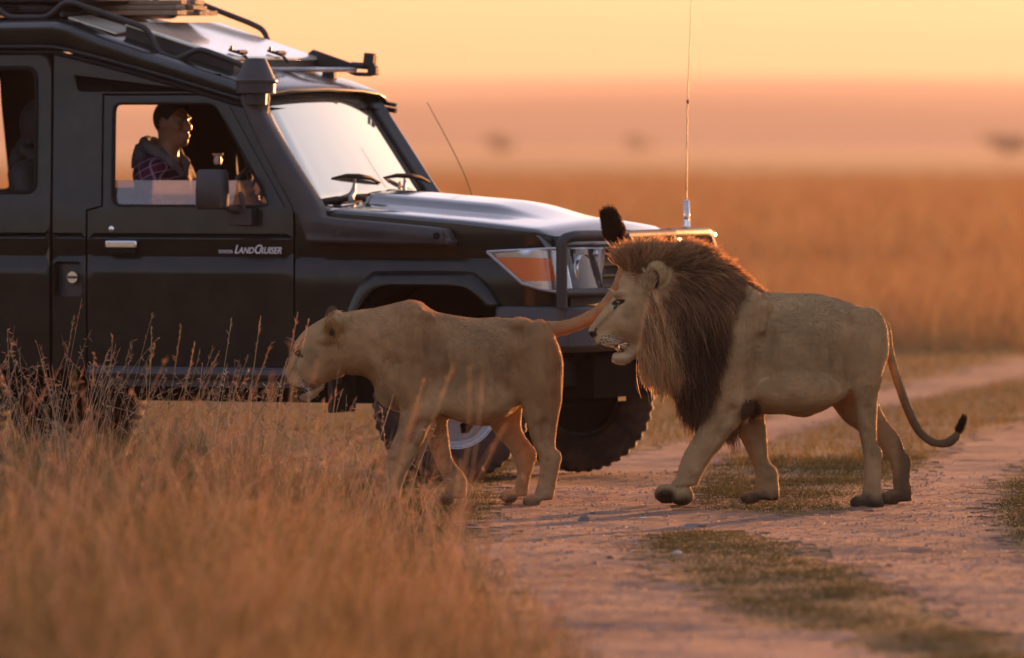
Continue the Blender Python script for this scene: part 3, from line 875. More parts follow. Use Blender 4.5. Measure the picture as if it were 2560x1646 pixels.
def build_vehicle():
    root = empty('safari_vehicle', (.02, 43.38, 0), D2R(-25))
    tag(root, 'dark green safari four wheel drive with raised roof and black bull bar', 'off-road vehicle')
    gutter = lambda x: float(np.interp(x, [-4.3, -2.28, -2.22, -1.943, -1.649, -1.412, -1.2, -1.0], [2.205, 2.205, 2.195, 2.132, 2.058, 1.993, 1.935, 1.90]))
    for s, mp in ((-1, near_map), (1, far_map)):
        fl = s > 0
        # rear body side with windows
        out = [(-4.25, .55), (-2.292, .55), (-2.292, 1.0), (-2.286, 1.5), (-2.284, 2.198), (-4.25, 2.2)]
        wins = [rounded([(-3.05, 1.475), (-2.372, 1.475), (-2.372, 2.125), (-3.05, 2.125)], .06), rounded([(-4.0, 1.475), (-3.38, 1.475), (-3.38, 2.125), (-4.0, 2.125)], .06)]
        p = panel('body_side', out, mp, paint, root, wins, .09, LINES, .03, fl)
        for wn_ in wins:      # rubber seal
            b = MB(); b.tube([Vector(mp(*q)) for q in wn_]+[Vector(mp(*wn_[0]))], .011, 6); b.build('window_seal', trim, p)
        # pillar between the doors, running forward over the door
        out = [(-2.274, .55), (-2.078, .55), (-2.078, 1.30), (-2.076, 1.388), (-1.988, 1.408), (-1.984, 1.990), (-1.36, 1.990), (-1.285, 1.962), (-1.235, 1.930),
               (-1.17, 1.925), (-1.412, 1.992), (-1.649, 2.056), (-1.943, 2.130), (-2.22, 2.192), (-2.268, 2.198)]
        holes = [[(-2.152, 2.088), (-1.44, 2.006), (-1.43, 1.998), (-2.10, 1.998), (-2.13, 2.01)]]
        if s < 0: holes.append(rounded([(-2.278+.012, .935), (-2.10, .935), (-2.10, 1.118), (-2.266, 1.118)], .03))
        pp = panel('door_pillar', out, mp, paint, root, holes, .07, LINES, .03, fl)
        b = MB(); b.loft([[(-2.2, s*.70, 1.97), (-1.36, s*.70, 1.97), (-1.36, s*.70, 2.09), (-2.2, s*.70, 2.12)], [(-2.2, s*.69, 1.97), (-1.36, s*.69, 1.97), (-1.36, s*.69, 2.09), (-2.2, s*.69, 2.12)]])
        b.build('recess_panel', darkin, pp)
        # gutter trim
        xs = np.linspace(-4.25, -1.02, 40)
        b = MB(); b.tube([(seen(x, HW(gutter(x))), s*(HW(gutter(x))+.004), gutter(x)) for x in xs], .013, 8); b.build('rain_gutter', trim, root)
        b = MB(); b.tube([(seen(x, HW(gutter(x))), s*(HW(gutter(x))+.006), gutter(x)+.03) for x in xs], .011, 8); b.build('roof_edge_trim', paint, root)
        # door
        dout = [(-2.066, .50), (-.874, .50), (-.874, 1.392), (-.925, 1.405), (-1.245, 1.925), (-1.29, 1.955), (-1.345, 1.978), (-1.972, 1.978), (-1.976, 1.402), (-2.066, 1.378)]
        dw = rounded([(-1.927, 1.402), (-1.0, 1.402), (-1.325, 1.942), (-1.921, 1.944)], .05)
        dr = panel('door', dout, mp, paint, root, [dw], .07, LINES, .04, fl)
        b = MB(); b.tube([Vector(mp(*q))+Vector((0, -s*.012, 0)) for q in dw]+[Vector(mp(*dw[0]))+Vector((0, -s*.012, 0))], .013, 6); b.build('window_seal', trim, dr)
        # lowered window glass
        gp = [(-1.935, 1.39), (-1.0, 1.39), (-1.085, 1.54), (-1.93, 1.54)]
        panel('window', gp, lambda a, z: (mp(a, z)[0], mp(a, z)[1]-s*.022, z), wind_m2, dr, (), .1, (), .005, fl)
        # inner lining keeps daylight out of the seams
        li = [(-2.9, .52), (-.84, .52), (-.84, 1.36), (-2.9, 1.36)]
        panel('inner_lining', li, lambda a, z: (a, s*(HW(z)-.065), z), darkin, root, (), .3, (), .01, fl)
        b = MB(); b.box((-2.165, s*.70, 1.70), (.36, .04, .66)); b.build('pillar_lining', darkin, root)
        # front wing with its arch
        def wmap(a, z, s=s):
            hw = HW(z)-.115*float(sstep(.40, .66, a)); return (a-.466*(.83-HW(z)), s*hw, z)
        wout = [(-.862, .50), (-.60, .50), (-.575, .72), (-.548, .86), (-.47, .905), (-.40, .985), (-.312, 1.015), (.07, 1.012), (.163, .98), (.239, .905), (.30, .893), (.60, .893),
                (.655, .97), (.655, 1.19), (.62, 1.20), (.588, 1.255), (.49, 1.279), (.05, 1.322), (-.40, 1.352), (-.695, 1.378), (-.862, 1.386)]
        wg = panel('front_wing', wout, wmap, paint, root, (), .06, (1.146, 1.20), .03, fl)
        fo = [(-.60, .66), (-.592, .80), (-.575, .885), (-.52, 1.0), (-.451, 1.064), (-.358, 1.084), (.094, 1.086), (.179, 1.062), (.246, 1.01), (.318, .909)]
        fi = [(-.565, .66), (-.545, .80), (-.47, .90), (-.40, .98), (-.312, 1.012), (-.25, 1.012), (.07, 1.009), (.155, .98), (.20, .945), (.239, .903)]
        rings = []
        fo_ = smooth_path([(a, 0, z) for a, z in fo], 4); fi_ = smooth_path([(a, 0, z) for a, z in fi], 4)
        for o_, i_ in zip(fo_, fi_):
            w0 = wmap(o_.x, o_.z); y0 = abs(w0[1]); y1 = y0+.045
            m_ = o_*.72+i_*.28; k_ = o_*.3+i_*.7
            rings.append([(w0[0], s*(y0-.012), o_.z), (m_.x+w0[0]-o_.x, s*(y0+.026), m_.z), (k_.x+w0[0]-o_.x, s*y1, k_.z), (i_.x+w0[0]-o_.x, s*y1, i_.z), (i_.x+w0[0]-o_.x, s*(y0-.05), i_.z)])
        b = MB(); b.loft(rings, closed=False); b.build('arch_flare', paint, wg, angle=50, solid=.006)
        # wheel well
        well = []
        for y in (.83, .40):
            well.append([(fi_[i].x, s*y, fi_[i].z-.004) for i in range(len(fi_))])
        b = MB(); b.loft(well, closed=False); b.build('wheel_well', darkin, wg, solid=.01)
        # head lamp
        path = [(.245, .842), (.36, .842), (.47, .835), (.55, .81), (.60, .765), (.632, .69), (.648, .58), (.652, .43)]
        acc = [0]
        for i in range(1, len(path)): acc.append(acc[-1]+math.hypot(path[i][0]-path[i-1][0], path[i][1]-path[i-1][1]))
        def lmap(off):
            def f_(u, z):
                x = float(pchip(acc, [q[0] for q in path], np.array([u]))[0]); y = float(pchip(acc, [q[1] for q in path], np.array([u]))[0])
                x2 = float(pchip(acc, [q[0] for q in path], np.array([min(u+.01, acc[-1])]))[0]); y2 = float(pchip(acc, [q[1] for q in path], np.array([min(u+.01, acc[-1])]))[0])
                t = Vector((x2-x, y2-y, 0)); t = t.normalized() if t.length > 1e-6 else Vector((0, -1, 0))
                nrm = Vector((-t.y, t.x, 0))
                lean = -.02*((z-1.08)/.1)
                return (x+nrm.x*off+lean*nrm.x, s*(y+nrm.y*off+lean*nrm.y*0), z)
            return f_
        lo = [(0.0, 1.180), (.34, 1.198), (.80, 1.192), (.815, 1.10), (.80, .975), (.44, .968), (.36, .972), (.27, .995), (.19, 1.022)]
        lamp = panel('headlight', lo, lmap(.010), reflector, root, (), .04, (), .02, fl)
        ind = [(.035, 1.155), (.335, 1.150), (.345, 1.035), (.185, 1.035)]
        panel('indicator', rounded(ind, .012), lmap(.016), amber, lamp, (), .03, (), .004, fl)
        panel('lens', lo, lmap(.028), lens_m, lamp, (), .04, (), .004, fl)
        b = MB(); b.lathe([(.004, -.03), (.05, -.025), (.078, 0), (.084, .012), (.088, .012), (.088, -.01)], Matrix.Translation((.655, s*.60, 1.085)) @ Matrix.Rotation(math.pi/2, 4, 'Y'), 24); b.build('bulb_bowl', chrome, lamp)
        b = MB(); b.tube([Vector(lmap(.03)(u, z)) for u, z in lo]+[Vector(lmap(.03)(*lo[0]))], .008, 6); b.build('lamp_surround', silver, lamp)
    # ---- fittings of the near door
    near = [o for o in root.children if o.name.startswith('door') and not o.name.startswith('door_') and o.data.vertices[0].co.y < 0][0]
    hx = lambda a, z, off=0: (near_map(a, z)[0], near_map(a, z)[1]-off, z)
    c = hx(-1.86, 1.208, .016)
    b = MB(); b.box(c, (.185, .022, .040)); hd = b.build('door_handle', chrome, near, bevel=.008)
    b = MB(); b.box((c[0], c[1]+.012, 1.172), (.165, .02, .032)); b.build('handle_recess', trim, hd, bevel=.006)
    b = MB(); b.lathe([(.001, .010), (.010, .010), (.016, .006), (.017, 0)], Matrix.Translation(hx(-1.925, 1.287, -.002)) @ Matrix.Rotation(math.pi/2, 4, 'X'), 16); b.build('door_lock', chrome, near)
    c0 = hx(-1.300, 1.165, .014)
    text('badge_lettering', 'TOYOTA', badge_m, near, c0, (1, 0, 0), (0, 0, 1), .024, .2, .002, .85)
    for q, ch, sz, dx in ((0, 'L', .062, 0), (1, 'AND', .045, .024), (2, 'C', .064, .112), (3, 'RUISER', .047, .142)):
        text('badge_letters', ch, badge_m, near, hx(-1.207+dx, 1.165, .014), (1, 0, 0), (0, 0, 1), sz, .32, .002, .88)
    # fuel filler
    b = MB(); b.box((-2.185, -.775, 1.025), (.20, .02, .22)); fr = b.build('filler_recess', plastic, root)
    b = MB(); b.lathe([(.001, .03), (.030, .03), (.034, .024), (.034, 0)], Matrix.Translation((-2.165, -.784, 1.035)) @ Matrix.Rotation(math.pi/2, 4, 'X'), 20)
    cap = b.build('filler_cap', chrome, fr)
    b = MB(); b.box((-2.165, -.818, 1.035), (.05, .012, .014)); b.build('cap_grip', plastic, cap, bevel=.004)
    # ---- roof: cross sections from the wind deflector back
    xs = [-4.28, -4.2, -2.32, -2.24, -2.05, -1.75, -1.45, -1.27, -1.20, -1.14, -1.105]
    ze = [2.30, 2.36, 2.36, 2.345, 2.275, 2.183, 2.098, 2.045, 2.022, 1.998, 1.975]
    xs = xs; rings = []
    for x, z in zip(xs, ze):
        g = min(gutter(x)+.028, z-.012); hw = HW(g)-.004; top = z; r = []
        w2 = hw-.02
        pr = [(hw, g), (hw-.004, top-.03), (w2-.02, top-.006), (w2-.08, top+.008), (w2*.6, top+.022), (0, top+.030)]
        for (yy, zz) in pr: r.append((x+.02*(1-abs(yy)/hw), -yy, zz))
        for (yy, zz) in reversed(pr[:-1]): r.append((x+.02*(1-abs(yy)/hw), yy, zz))
        rings.append(r)
    me_roof = MB(); me_roof.loft(rings, closed=False); roof = me_roof.build('roof', paint, root, angle=40, solid=.012)
    
    b = MB(); b.loft([[(x, -.72, min(gutter(x), z)-.005), (x, .72, min(gutter(x), z)-.005)] for x, z in zip(xs, ze)], closed=False); b.build('headlining', darkin, root)
    b = MB(); b.box((-4.24, 0, 1.4), (.03, 1.6, 1.7)); b.build('rear_panel', paint, root)
    # hatch lid on the sloping roof
    hl = MB()
    L0 = [(-1.99, -.56, 2.365), (-1.99, .52, 2.378), (-1.40, .52, 2.190), (-1.36, -.56, 2.180)]
    hl.loft([[Vector(p)+Vector((0, 0, -.022)) for p in L0], [Vector(p) for p in L0]])
    hat = hl.build('roof_hatch', cream, root, bevel=.008)
    b = MB(); b.loft([[Vector((p[0], p[1]*.97, p[2]-.085)) for p in L0], [Vector((p[0], p[1]*.97, p[2]-.024)) for p in L0]]); b.build('hatch_frame', blackp, hat)
    for y in (-.43, .02):
        b = MB(); b.box((-1.40, y, 2.205), (.09, .022, .014), Matrix.Rotation(D2R(17), 3, 'Y')); b.tube([(-1.37, y-.045, 2.205), (-1.37, y+.045, 2.205)], .012, 8); b.tube([(-1.42, y-.02, 2.215), (-1.42, y-.02, 2.238)], .008, 6)
        b.tube([(-1.38, y+.028, 2.20), (-1.34, y+.028, 2.155)], .009, 6); b.build('hatch_hinge', blackp, hat)
    # rear raised hatch panel
    b = MB(); b.loft([[(-2.30, -.60, 2.385), (-2.02, -.60, 2.30), (-2.02, -.35, 2.32), (-2.30, -.35, 2.40)], [(-2.30, -.60, 2.391), (-2.02, -.60, 2.306), (-2.02, -.35, 2.326), (-2.30, -.35, 2.406)]]); b.build('roof_panel', cream, root)
    # roof rack
    T = .0155
    nr = [(-3.3, 2.39), (-3.2, 2.39), (-3.05, 2.465), (-2.74, 2.465), (-2.645, 2.391), (-2.41, 2.39), (-2.315, 2.466), (-2.255, 2.466), (-2.003, 2.383), (-1.837, 2.333), (-1.80, 2.286), (-1.762, 2.208), (-1.66, 2.163), (-1.53, 2.216), (-1.485, 2.211), (-1.273, 2.136), (-1.2, 2.085)]
    b = MB(); b.tube(round_path([(x, -.62, z) for x, z in nr], .045), T, 10); b.build('roof_rail', blackp, root)
    fr_ = [(-3.3, 2.41), (-2.75, 2.41), (-2.66, 2.50), (-2.46, 2.56), (-2.42, 2.50), (-2.365, 2.42), (-2.31, 2.411), (-2.235, 2.488), (-2.19, 2.492), (-1.85, 2.372), (-1.77, 2.336), (-1.738, 2.26)]
    b = MB(); b.tube(round_path([(x, .62, z) for x, z in fr_], .045), T, 10); b.build('roof_rail', blackp, root)
    for x, z in ((-2.55, 2.395), (-2.33, 2.405), (-3.0, 2.40), (-1.66, 2.168)):
        b = MB(); b.tube([(x, -.62, z), (x, .62, z+.006)], T*.9, 8); b.build('rack_crossbar', blackp, root)
    for y in (-.62, .62):
        b = MB(); b.loft([[(-1.70, y*1.03-.02, 2.07), (-1.62, y*1.03-.02, 2.07), (-1.62, y*1.03+.02, 2.07), (-1.70, y*1.03+.02, 2.07)], [(-1.675, y-.012, 2.17), (-1.645, y-.012, 2.17), (-1.645, y+.012, 2.17), (-1.675, y+.012, 2.17)]])
        b.build('rack_foot', blackp, root, bevel=.006)
    # front carrier with lamp bracket over the windscreen
    b = MB(); b.tube(round_path([(-1.62, -.30, 2.075), (-1.50, -.24, 2.118), (-1.22, .10, 2.118), (-1.17, .50, 2.120)], .06), .013, 8); b.build('rack_crossbar', silver, root)
    b = MB(); b.loft([[(-1.49, .51, 2.185), (-1.425, .51, 2.228), (-1.19, .51, 2.152), (-1.22, .51, 2.12), (-1.47, .51, 2.142)], [(-1.49, .535, 2.185), (-1.425, .535, 2.228), (-1.19, .535, 2.152), (-1.22, .535, 2.12), (-1.47, .535, 2.142)]])
    b.tube([(-1.20, .52, 2.145), (-1.06, .52, 2.136)], .018, 10)
    b.tube(round_path([(-1.24, .52, 2.125), (-1.18, .52, 2.098), (-1.08, .52, 2.095), (-1.055, .52, 2.12)], .02), .011, 8)
    br = b.build('carrier_bracket', blackp, root)
    b = MB(); b.box((-1.092, .52, 2.172), (.058, .055, .072), Matrix.Rotation(.1, 3, 'Y')); b.box((-1.073, .52, 2.115), (.05, .05, .05)); b.build('lamp_mount', blackp, br, bevel=.006)
    b = MB(); b.box((-1.28, .42, 2.085), (.07, .06, .08)); b.build('rack_foot', blackp, root, bevel=.01)
    # ---- windscreen: two end rails lean back
    gl = [(-.835, -.675, 1.425), (-.800, 0, 1.432), (-.835, .675, 1.46)]
    Tl, Tr, Bl, Br = Vector((-1.155, -.625, 1.955)), Vector((-1.235, .625, 1.985)), Vector((-.835, -.68, 1.425)), Vector((-.84, .68, 1.452))
    Tr.x = -1.19; rows = []
    for i in range(13):
        t = i/12; row = []
        for j in range(13):
            u = j/12; p = (Bl*(1-u)+Br*u)*(1-t)+(Tl*(1-u)+Tr*u)*t
            bow = .045*(1-(2*u-1)**2); row.append(p+Vector((bow, 0, bow*.35)))
        rows.append(row)
    b = MB(); b.loft(rows, closed=False); ws = b.build('windscreen', wind_m, root, solid=.005)
    loop = rows[0]+[r[-1] for r in rows[1:]]+rows[-1][::-1][1:]+[r[0] for r in rows[::-1][1:]]
    b = MB(); b.tube(loop, .014, 6, caps=False); b.build('windscreen_seal', trim, ws)
    for s in (-1, 1):      # A-pillars
        b = MB(); P0, P1 = (Bl, Tl) if s < 0 else (Br, Tr)
        rr = []
        for t in np.linspace(-.06, 1.04, 8):
            p = P0*(1-t)+P1*t; yo = s*(HW(p.z)-.004); k = .155
            rr.append([(p.x+.016, p.y, p.z+.010), (p.x+.050, yo-s*.03, p.z+.004), (p.x+.040, yo, p.z-.008), (p.x-k, yo, p.z-.03), (p.x-k, p.y, p.z-.035)])
        b.loft(rr); b.build('windscreen_pillar', paint, root, bevel=.008)
    hdr = []
    for j in range(13):
        p = rows[-1][j]; q = rings[-1]
        hdr.append([p+Vector((.004, 0, .008)), p+Vector((-.02, 0, .045)), Vector((-1.14, p.y*1.08, 2.0+.02*(1-(p.y/.7)**2))), p+Vector((-.06, 0, -.01))])
    b = MB(); b.loft(hdr); b.build('windscreen_header', header_beige, root, angle=60)
    # dark strip and visors behind the glass
    for y in (-.02, .36):
        b = MB(); b.box((-1.20, y, 1.905), (.03, .09, .05)); b.build('camera_pod' if y < .2 else 'visor_clip', trim, root, bevel=.01)
    b = MB(); b.box((-1.26, .14, 1.93), (.02, .66, .03)); b.build('sun_strip', trim, root)
    # cowl
    b = MB(); b.loft([[(-.90, y, 1.395), (-.80, y, 1.425-.02*abs(y)), (-.715, y, 1.405-.03*abs(y)), (-.70, y, 1.36)] for y in np.linspace(-.80, .80, 9)], closed=False); b.build('cowl', paint, root, solid=.01)
    for (x0, y0) in ((-.775, -.36), (-.765, .22)):
        b = MB(); b.tube([(x0, y0, 1.425), (x0+.005, y0, 1.445)], .02, 10); b.tube([(x0, y0, 1.445), (x0-.03, y0+.10, 1.475), (x0-.085, y0+.22, 1.545)], [.016, .012, .008], 8)
        wp = b.build('wiper', silver, root)
        c = Vector((x0-.075, y0+.22, 1.538)); b = MB(); d = Vector((.02, .24, -.012))
        b.tube([c-d, c-d*.5+Vector((.01, 0, .018)), c+Vector((.012, 0, .022)), c+d*.5+Vector((.01, 0, .018)), c+d], [.006, .012, .014, .012, .006], 8); b.build('wiper_blade', trim, wp)
    # ---- bonnet
    xs = np.concatenate([np.linspace(-.70, .50, 25), [.54, .57, .595, .612, .62]])
    ysn = np.array(list(np.linspace(-.795, -.42, 6))+[-.38, -.34, -.30, -.26]+list(np.linspace(-.2, .2, 7))+[.26, .30, .34, .38]+list(np.linspace(.42, .795, 6)))
    def bon_pt(x, y):
        ed = np.interp(x, [-.70, .05, .49, .575], [1.382, 1.324, 1.281, 1.262])
        a = abs(y)/.8
        z = ed+.050*(1-a**1.35)-.012*sstep(.90, 1.0, a)
        z += .050*sstep(.40, .31, abs(y))*sstep(.36, -.02, x)*(1-.10*(y/.3)**2)
        f2 = sstep(.50, .622, x); z -= .085*f2**1.6
        return (x-.05*a**2.5*sstep(.2, .6, x), y, float(z))
    R = [[bon_pt(x, y) for y in ysn] for x in xs]
    b = MB(); b.loft(R, closed=False); bon = b.build('bonnet', bonnet_p, root, angle=50, solid=.012)
    b = MB(); b.loft([[Vector(bon_pt(x, y))+Vector((.005, 0, .004)) for y in np.linspace(-.70+(.62-x)*.8, -.50, 6)] for x in (.572, .585, .597, .608, .617)], closed=False); sk = b.build('bonnet_sticker', sticker_m, bon, solid=.002)
    q = Vector(bon_pt(.607, -.62)); text('sticker_lettering', 'TE', ink_m, sk, q+Vector((.012, -.02, -.012)), (.12, .99, 0), (-.45, .05, .89), .055, .1, .001, .9)
    # front panel under the bonnet lip with a pale sticker
    b = MB(); b.loft([[(.60-.06*(abs(y)/.8)**2.5, y, 1.165), (.632-.055*(abs(y)/.8)**2.5, y, 1.20), (.625-.052*(abs(y)/.8)**2.5, y, 1.26)] for y in np.linspace(-.78, .78, 15)], closed=False); fp = b.build('nose_panel', paint, root, solid=.012)
    # grille
    b = MB(); b.box((.60, 0, 1.08), (.03, .86, .22)); gr = b.build('grille', plastic, root)
    for k in range(4):
        b = MB(); b.box((.635, 0, 1.00+k*.055), (.03, .74, .018)); b.build('slat', paint, gr, bevel=.004)
    for s in (-1, 1):
        b = MB(); b.box((.640, s*.395, 1.085), (.05, .04, .225)); b.build('grille_edge', silver, gr, bevel=.012)
    text('grille_lettering', 'TOYOTA', badge_m, gr, (.655, -.17, 1.065), (0, 1, 0), (0, 0, 1), .075, 0, .004, 1.25)
    b = MB(); b.box((.42, 0, .92), (.30, 1.50, .56)); b.box((-.18, 0, .85), (.92, .79, .62)); b.box((.40, 0, .58), (.48, .86, .30)); b.build('engine_bay', darkin, root)
    b = MB(); b.box((.615, 0, .93), (.02, 1.36, .09)); b.build('lower_grille', plastic, root)
    # ---- bumper and bull bar
    bp = [(.285, .845), (.42, .862), (.58, .862), (.68, .83), (.735, .72), (.755, .45), (.76, 0)]
    path = [(x, -y) for x, y in bp]+[(x, y) for x, y in bp[-2::-1]]
    rr = []
    for (x, y) in path:
        k = min(1, abs(y)/.84); nx = .02
        ix = x-.12*(1 if abs(y) < .8 else 0); iy = y*(.93 if abs(y) > .7 else 1)
        rr.append([(ix, iy, .905), (x-.01, y*.992, .905), (x, y, .893), (x, y, .70), (x-.03, y*.975, .672), (ix, iy*.96, .672)])
    b = MB(); b.loft(rr); bum = b.build('bumper', bumperm, root, bevel=.006)
    for s in (-1, 1):
        b = MB(); b.box((.52, s*.62, .60), (.06, .50, .22)); b.build('gap_panel', trim, root, bevel=.01)  # dark panel added to fill the bright gap under the bumper
    b = MB(); b.loft([[(.60, y, .69), (.62, y, .69), (.44, y, .50), (.42, y, .51)] for y in (-.55, 0, .55)]); b.build('skid_plate', trim, root)
    TB = .0285
    loopn = [(.665, -.880, .90), (.665, -.880, 1.245), (.70, -.80, 1.262), (.745, -.40, 1.262), (.75, -.25, 1.262)]
    b = MB(); b.tube(round_path(loopn, .085, 7), TB, 14); b.tube([(.672, -.87, .975), (.745, -.4, .972), (.752, -.2, .972)], TB*.85, 12); bb = b.build('bull_bar', blackp, root)
    loopf = [(p[0]+(.03 if abs(p[1]) > .7 else 0), -p[1], p[2]+.004) for p in loopn]
    b = MB(); b.tube(round_path(loopf, .06, 7), TB*.95, 14); b.tube([(.70, .87, .975), (.745, .4, .972), (.752, .2, .972)], TB*.85, 12); b.build('bull_bar', blackp, root)
    b = MB(); b.tube([(.752, -.30, 1.258), (.752, .30, 1.262)], TB, 14); b.tube([(.752, -.30, .972), (.752, .30, .972)], TB*.85, 12); b.build('bull_bar_rail', blackp, root)
    for y, xx in ((-.27, .755), (.27, .755), (.845, .715)):
        b = MB(); b.loft([[(xx-.02, y-.02, .88), (xx+.05, y-.02, .88), (xx+.05, y+.02, .88), (xx-.02, y+.02, .88)], [(xx-.04, y-.02, 1.20), (xx+.045, y-.02, 1.20), (xx+.045, y+.02, 1.20), (xx-.04, y+.02, 1.20)],
                           [(xx-.055, y-.02, 1.285), (xx+.012, y-.02, 1.285), (xx+.012, y+.02, 1.285), (xx-.055, y+.02, 1.285)]])
        b.build('bar_upright', blackp, root, bevel=.008)
    b = MB(); b.lathe([(.001, .03), (.02, .028), (.027, .012), (.027, -.02), (.001, -.024)], Matrix.Translation((.705, .905, 1.25)) @ Matrix.Rotation(-math.pi/2, 4, 'X'), 16); b.build('marker_lamp', amber, root)
    # radio antennas
    ab = Vector((.745, .50, 1.285))
    b = MB(); b.tube([ab+Vector((0, 0, -.03)), ab+Vector((0, 0, .015))], .012, 10); b.tube([ab+Vector((0, 0, .015)), ab+Vector((0, 0, .05))], [.022, .018], 10)
    an = b.build('antenna_base', chrome, root)
    b = MB(); pts = []
    for k in range(110): t = k/109; pts.append(ab+Vector((.014*math.cos(t*56), .014*math.sin(t*56), .05+.10*t)))
    b.tube(pts, .0045, 5); b.build('antenna_spring', chrome, an)
    b = MB(); b.tube([ab+Vector((0, 0, .145)), ab+Vector((.002, .005, .60)), ab+Vector((.01, .025, 1.05)), ab+Vector((.02, .05, 1.6))], [.0032, .0027, .0022, .0016], 6, sub=4); b.lathe([(.001, .0), (.007, .005), (.007, .02), (.001, .025)], Matrix.Translation(ab+Vector((.003, .007, .65))), 8); b.build('antenna_whip', plastic, an)
    b = MB(); b.tube([(-.595, .74, 1.36), (-.60, .74, 1.46), (-.69, .735, 1.66), (-.86, .73, 1.95)], [.005, .0035, .0028, .002], 6, sub=4); b.build('antenna_whip', trim, root)
    # ---- snorkel
    so = [(.048, 1.206), (.050, 1.24), (.02, 1.284), (-.02, 1.300), (-.338, 1.328), (-.640, 1.352), (-.690, 1.372), (-.712, 1.430), (-.868, 1.649), (-1.010, 1.862), (-1.026, 1.90), (-1.024, 1.99), (-1.136, 1.99), (-1.138, 1.91), (-1.001, 1.648), (-.815, 1.325), (-.775, 1.235), (-.75, 1.215)]
    def off2(poly, d):
        out = []; P_ = [Vector(p) for p in poly]; n_ = len(P_)
        for q in range(n_):
            a = (P_[q]-P_[q-1]).normalized(); c_ = (P_[(q+1) % n_]-P_[q]).normalized()
            na = Vector((-a.y, a.x)); nc = Vector((-c_.y, c_.x)); m_ = (na+nc); m_ = m_/max(.5, m_.length_squared/2) if m_.length > .2 else na
            out.append(P_[q]+m_*d)
        return out
    so = [(p.x, p.y) for p in smooth_path([(a, z, 0) for a, z in so], 3)[:-1]]
    def snm(a, z, o_): hw = HW(min(z, 1.95))+o_; return (a-.466*(.90-(HW(min(z, 1.95))+.085)), -hw, z)
    def ring_(d, o_): return [snm(p.x, p.y, o_) for p in off2(so, d)]
    sgn = 1 if sum(so[q-1][0]*so[q][1]-so[q][0]*so[q-1][1] for q in range(len(so))) > 0 else -1
    b = MB(); b.loft([ring_(0, -.005), ring_(0, .058), ring_(.004*sgn, .072), ring_(.012*sgn, .082), ring_(.02*sgn, .085)]); sn = b.build('snorkel', plastic, root, angle=50)
    b = MB(); M = Matrix.Translation((-1.085, -.835, 0))
    b.lathe([(.055, 1.93), (.058, 1.985), (.100, 1.990), (.102, 2.046), (.060, 2.05)], M, 28); b.lathe([(.112, 2.047), (.112, 2.055), (.104, 2.06), (.100, 2.064), (.056, 2.160), (.048, 2.168), (.001, 2.170)], M, 28); b.tube([(-1.0, -.85, 2.042), (-.955, -.86, 2.042)], .006, 6); b.build('snorkel_head', plastic, sn)
    text('embossed_lettering', 'L', emboss_m, sn, (-.61, -.914, 1.252), (1, 0, .0), (0, 0, 1), .058, .3, .001, 1.0)
    text('embossed_lettering', 'AND', emboss_m, sn, (-.583, -.914, 1.252), (1, 0, .0), (0, 0, 1), .042, .3, .001, 1.0)
    text('embossed_lettering', 'C', emboss_m, sn, (-.488, -.914, 1.249), (1, 0, .0), (0, 0, 1), .060, .3, .001, 1.0)
    text('embossed_lettering', 'RUISER', emboss_m, sn, (-.455, -.914, 1.248), (1, 0, .0), (0, 0, 1), .042, .3, .001, 1.0)
    b = MB(); b.lathe([(.001, .006), (.016, .006), (.02, 0)], Matrix.Translation((-.02, -.915, 1.262)) @ Matrix.Rotation(math.pi/2, 4, 'X'), 14); b.build('snorkel_bolt', trim, sn)
    # ---- mirror
    b = MB()
    rr = []
    for z, w, d in ((1.392, .068, .045), (1.402, .082, .055), (1.49, .083, .058), (1.58, .078, .055), (1.597, .066, .045)):
        rr.append([(-1.252+w*ca_*.98, -1.0+d*sa_, z) for ca_, sa_ in [(math.copysign(abs(math.cos(t))**.45, math.cos(t)), math.copysign(abs(math.sin(t))**.45, math.sin(t))) for t in np.linspace(0, 2*math.pi, 20, endpoint=False)]])
    b.loft(rr); mi = b.build('side_mirror', plastic, root, angle=50)
    b = MB(); b.box((-1.145, -.865, 1.352), (.125, .06, .085)); b.tube([(-1.15, -.87, 1.38), (-1.19, -.94, 1.40), (-1.22, -.98, 1.42)], .02, 8); b.tube([(-1.12, -.87, 1.33), (-1.13, -.90, 1.43), (-1.15, -.89, 1.48)], .013, 8); b.build('mirror_arm', plastic, mi, bevel=.01)
    # ---- under body
    b = MB(); b.box((-1.9, -.45, .47), (4.6, .10, .16)); b.box((-1.9, .45, .47), (4.6, .10, .16)); b.box((-2.3, 0, .46), (1.4, .8, .14)); b.build('chassis', trim, root)
    b = MB(); b.box((-2.5, 0, .60), (3.5, 1.5, .10)); b.box((-.0, 0, .62), (.9, .75, .35)); b.build('floor_pan', darkin, root)
    for s in (-1, 1):
        b = MB(); b.tube([(-2.05, s*.84, .545), (-.72, s*.84, .545)], .034, 10); b.box((-1.4, s*.72, .50), (1.3, .22, .05)); b.build('side_step', bumperm, root)
        b = MB(); b.box((-.66, s*.70, .53), (.03, .28, .36)); mf = b.build('mud_flap', rubber, root, bevel=.01)
        for q in (-.06, .03):
            b = MB(); b.lathe([(.001, .006), (.012, .006), (.014, 0)], Matrix.Translation((-.640, s*(.72+q), .62)) @ Matrix.Rotation(math.pi/2, 4, 'Y'), 10); b.build('flap_bolt', silver, mf)
    b = MB(); b.tube([(0, -.70, .40), (0, .70, .40)], .05, 12); b.lathe([(.001, -.12), (.10, -.1), (.14, 0), (.10, .1), (.001, .12)], Matrix.Translation((0, .2, .40)) @ Matrix.Rotation(math.pi/2, 4, 'Y'), 16); b.build('front_axle', trim, root); b = MB(); b.tube([(-2.98, -.7, .40), (-2.98, .7, .40)], .055, 12); b.build('rear_axle', trim, root)
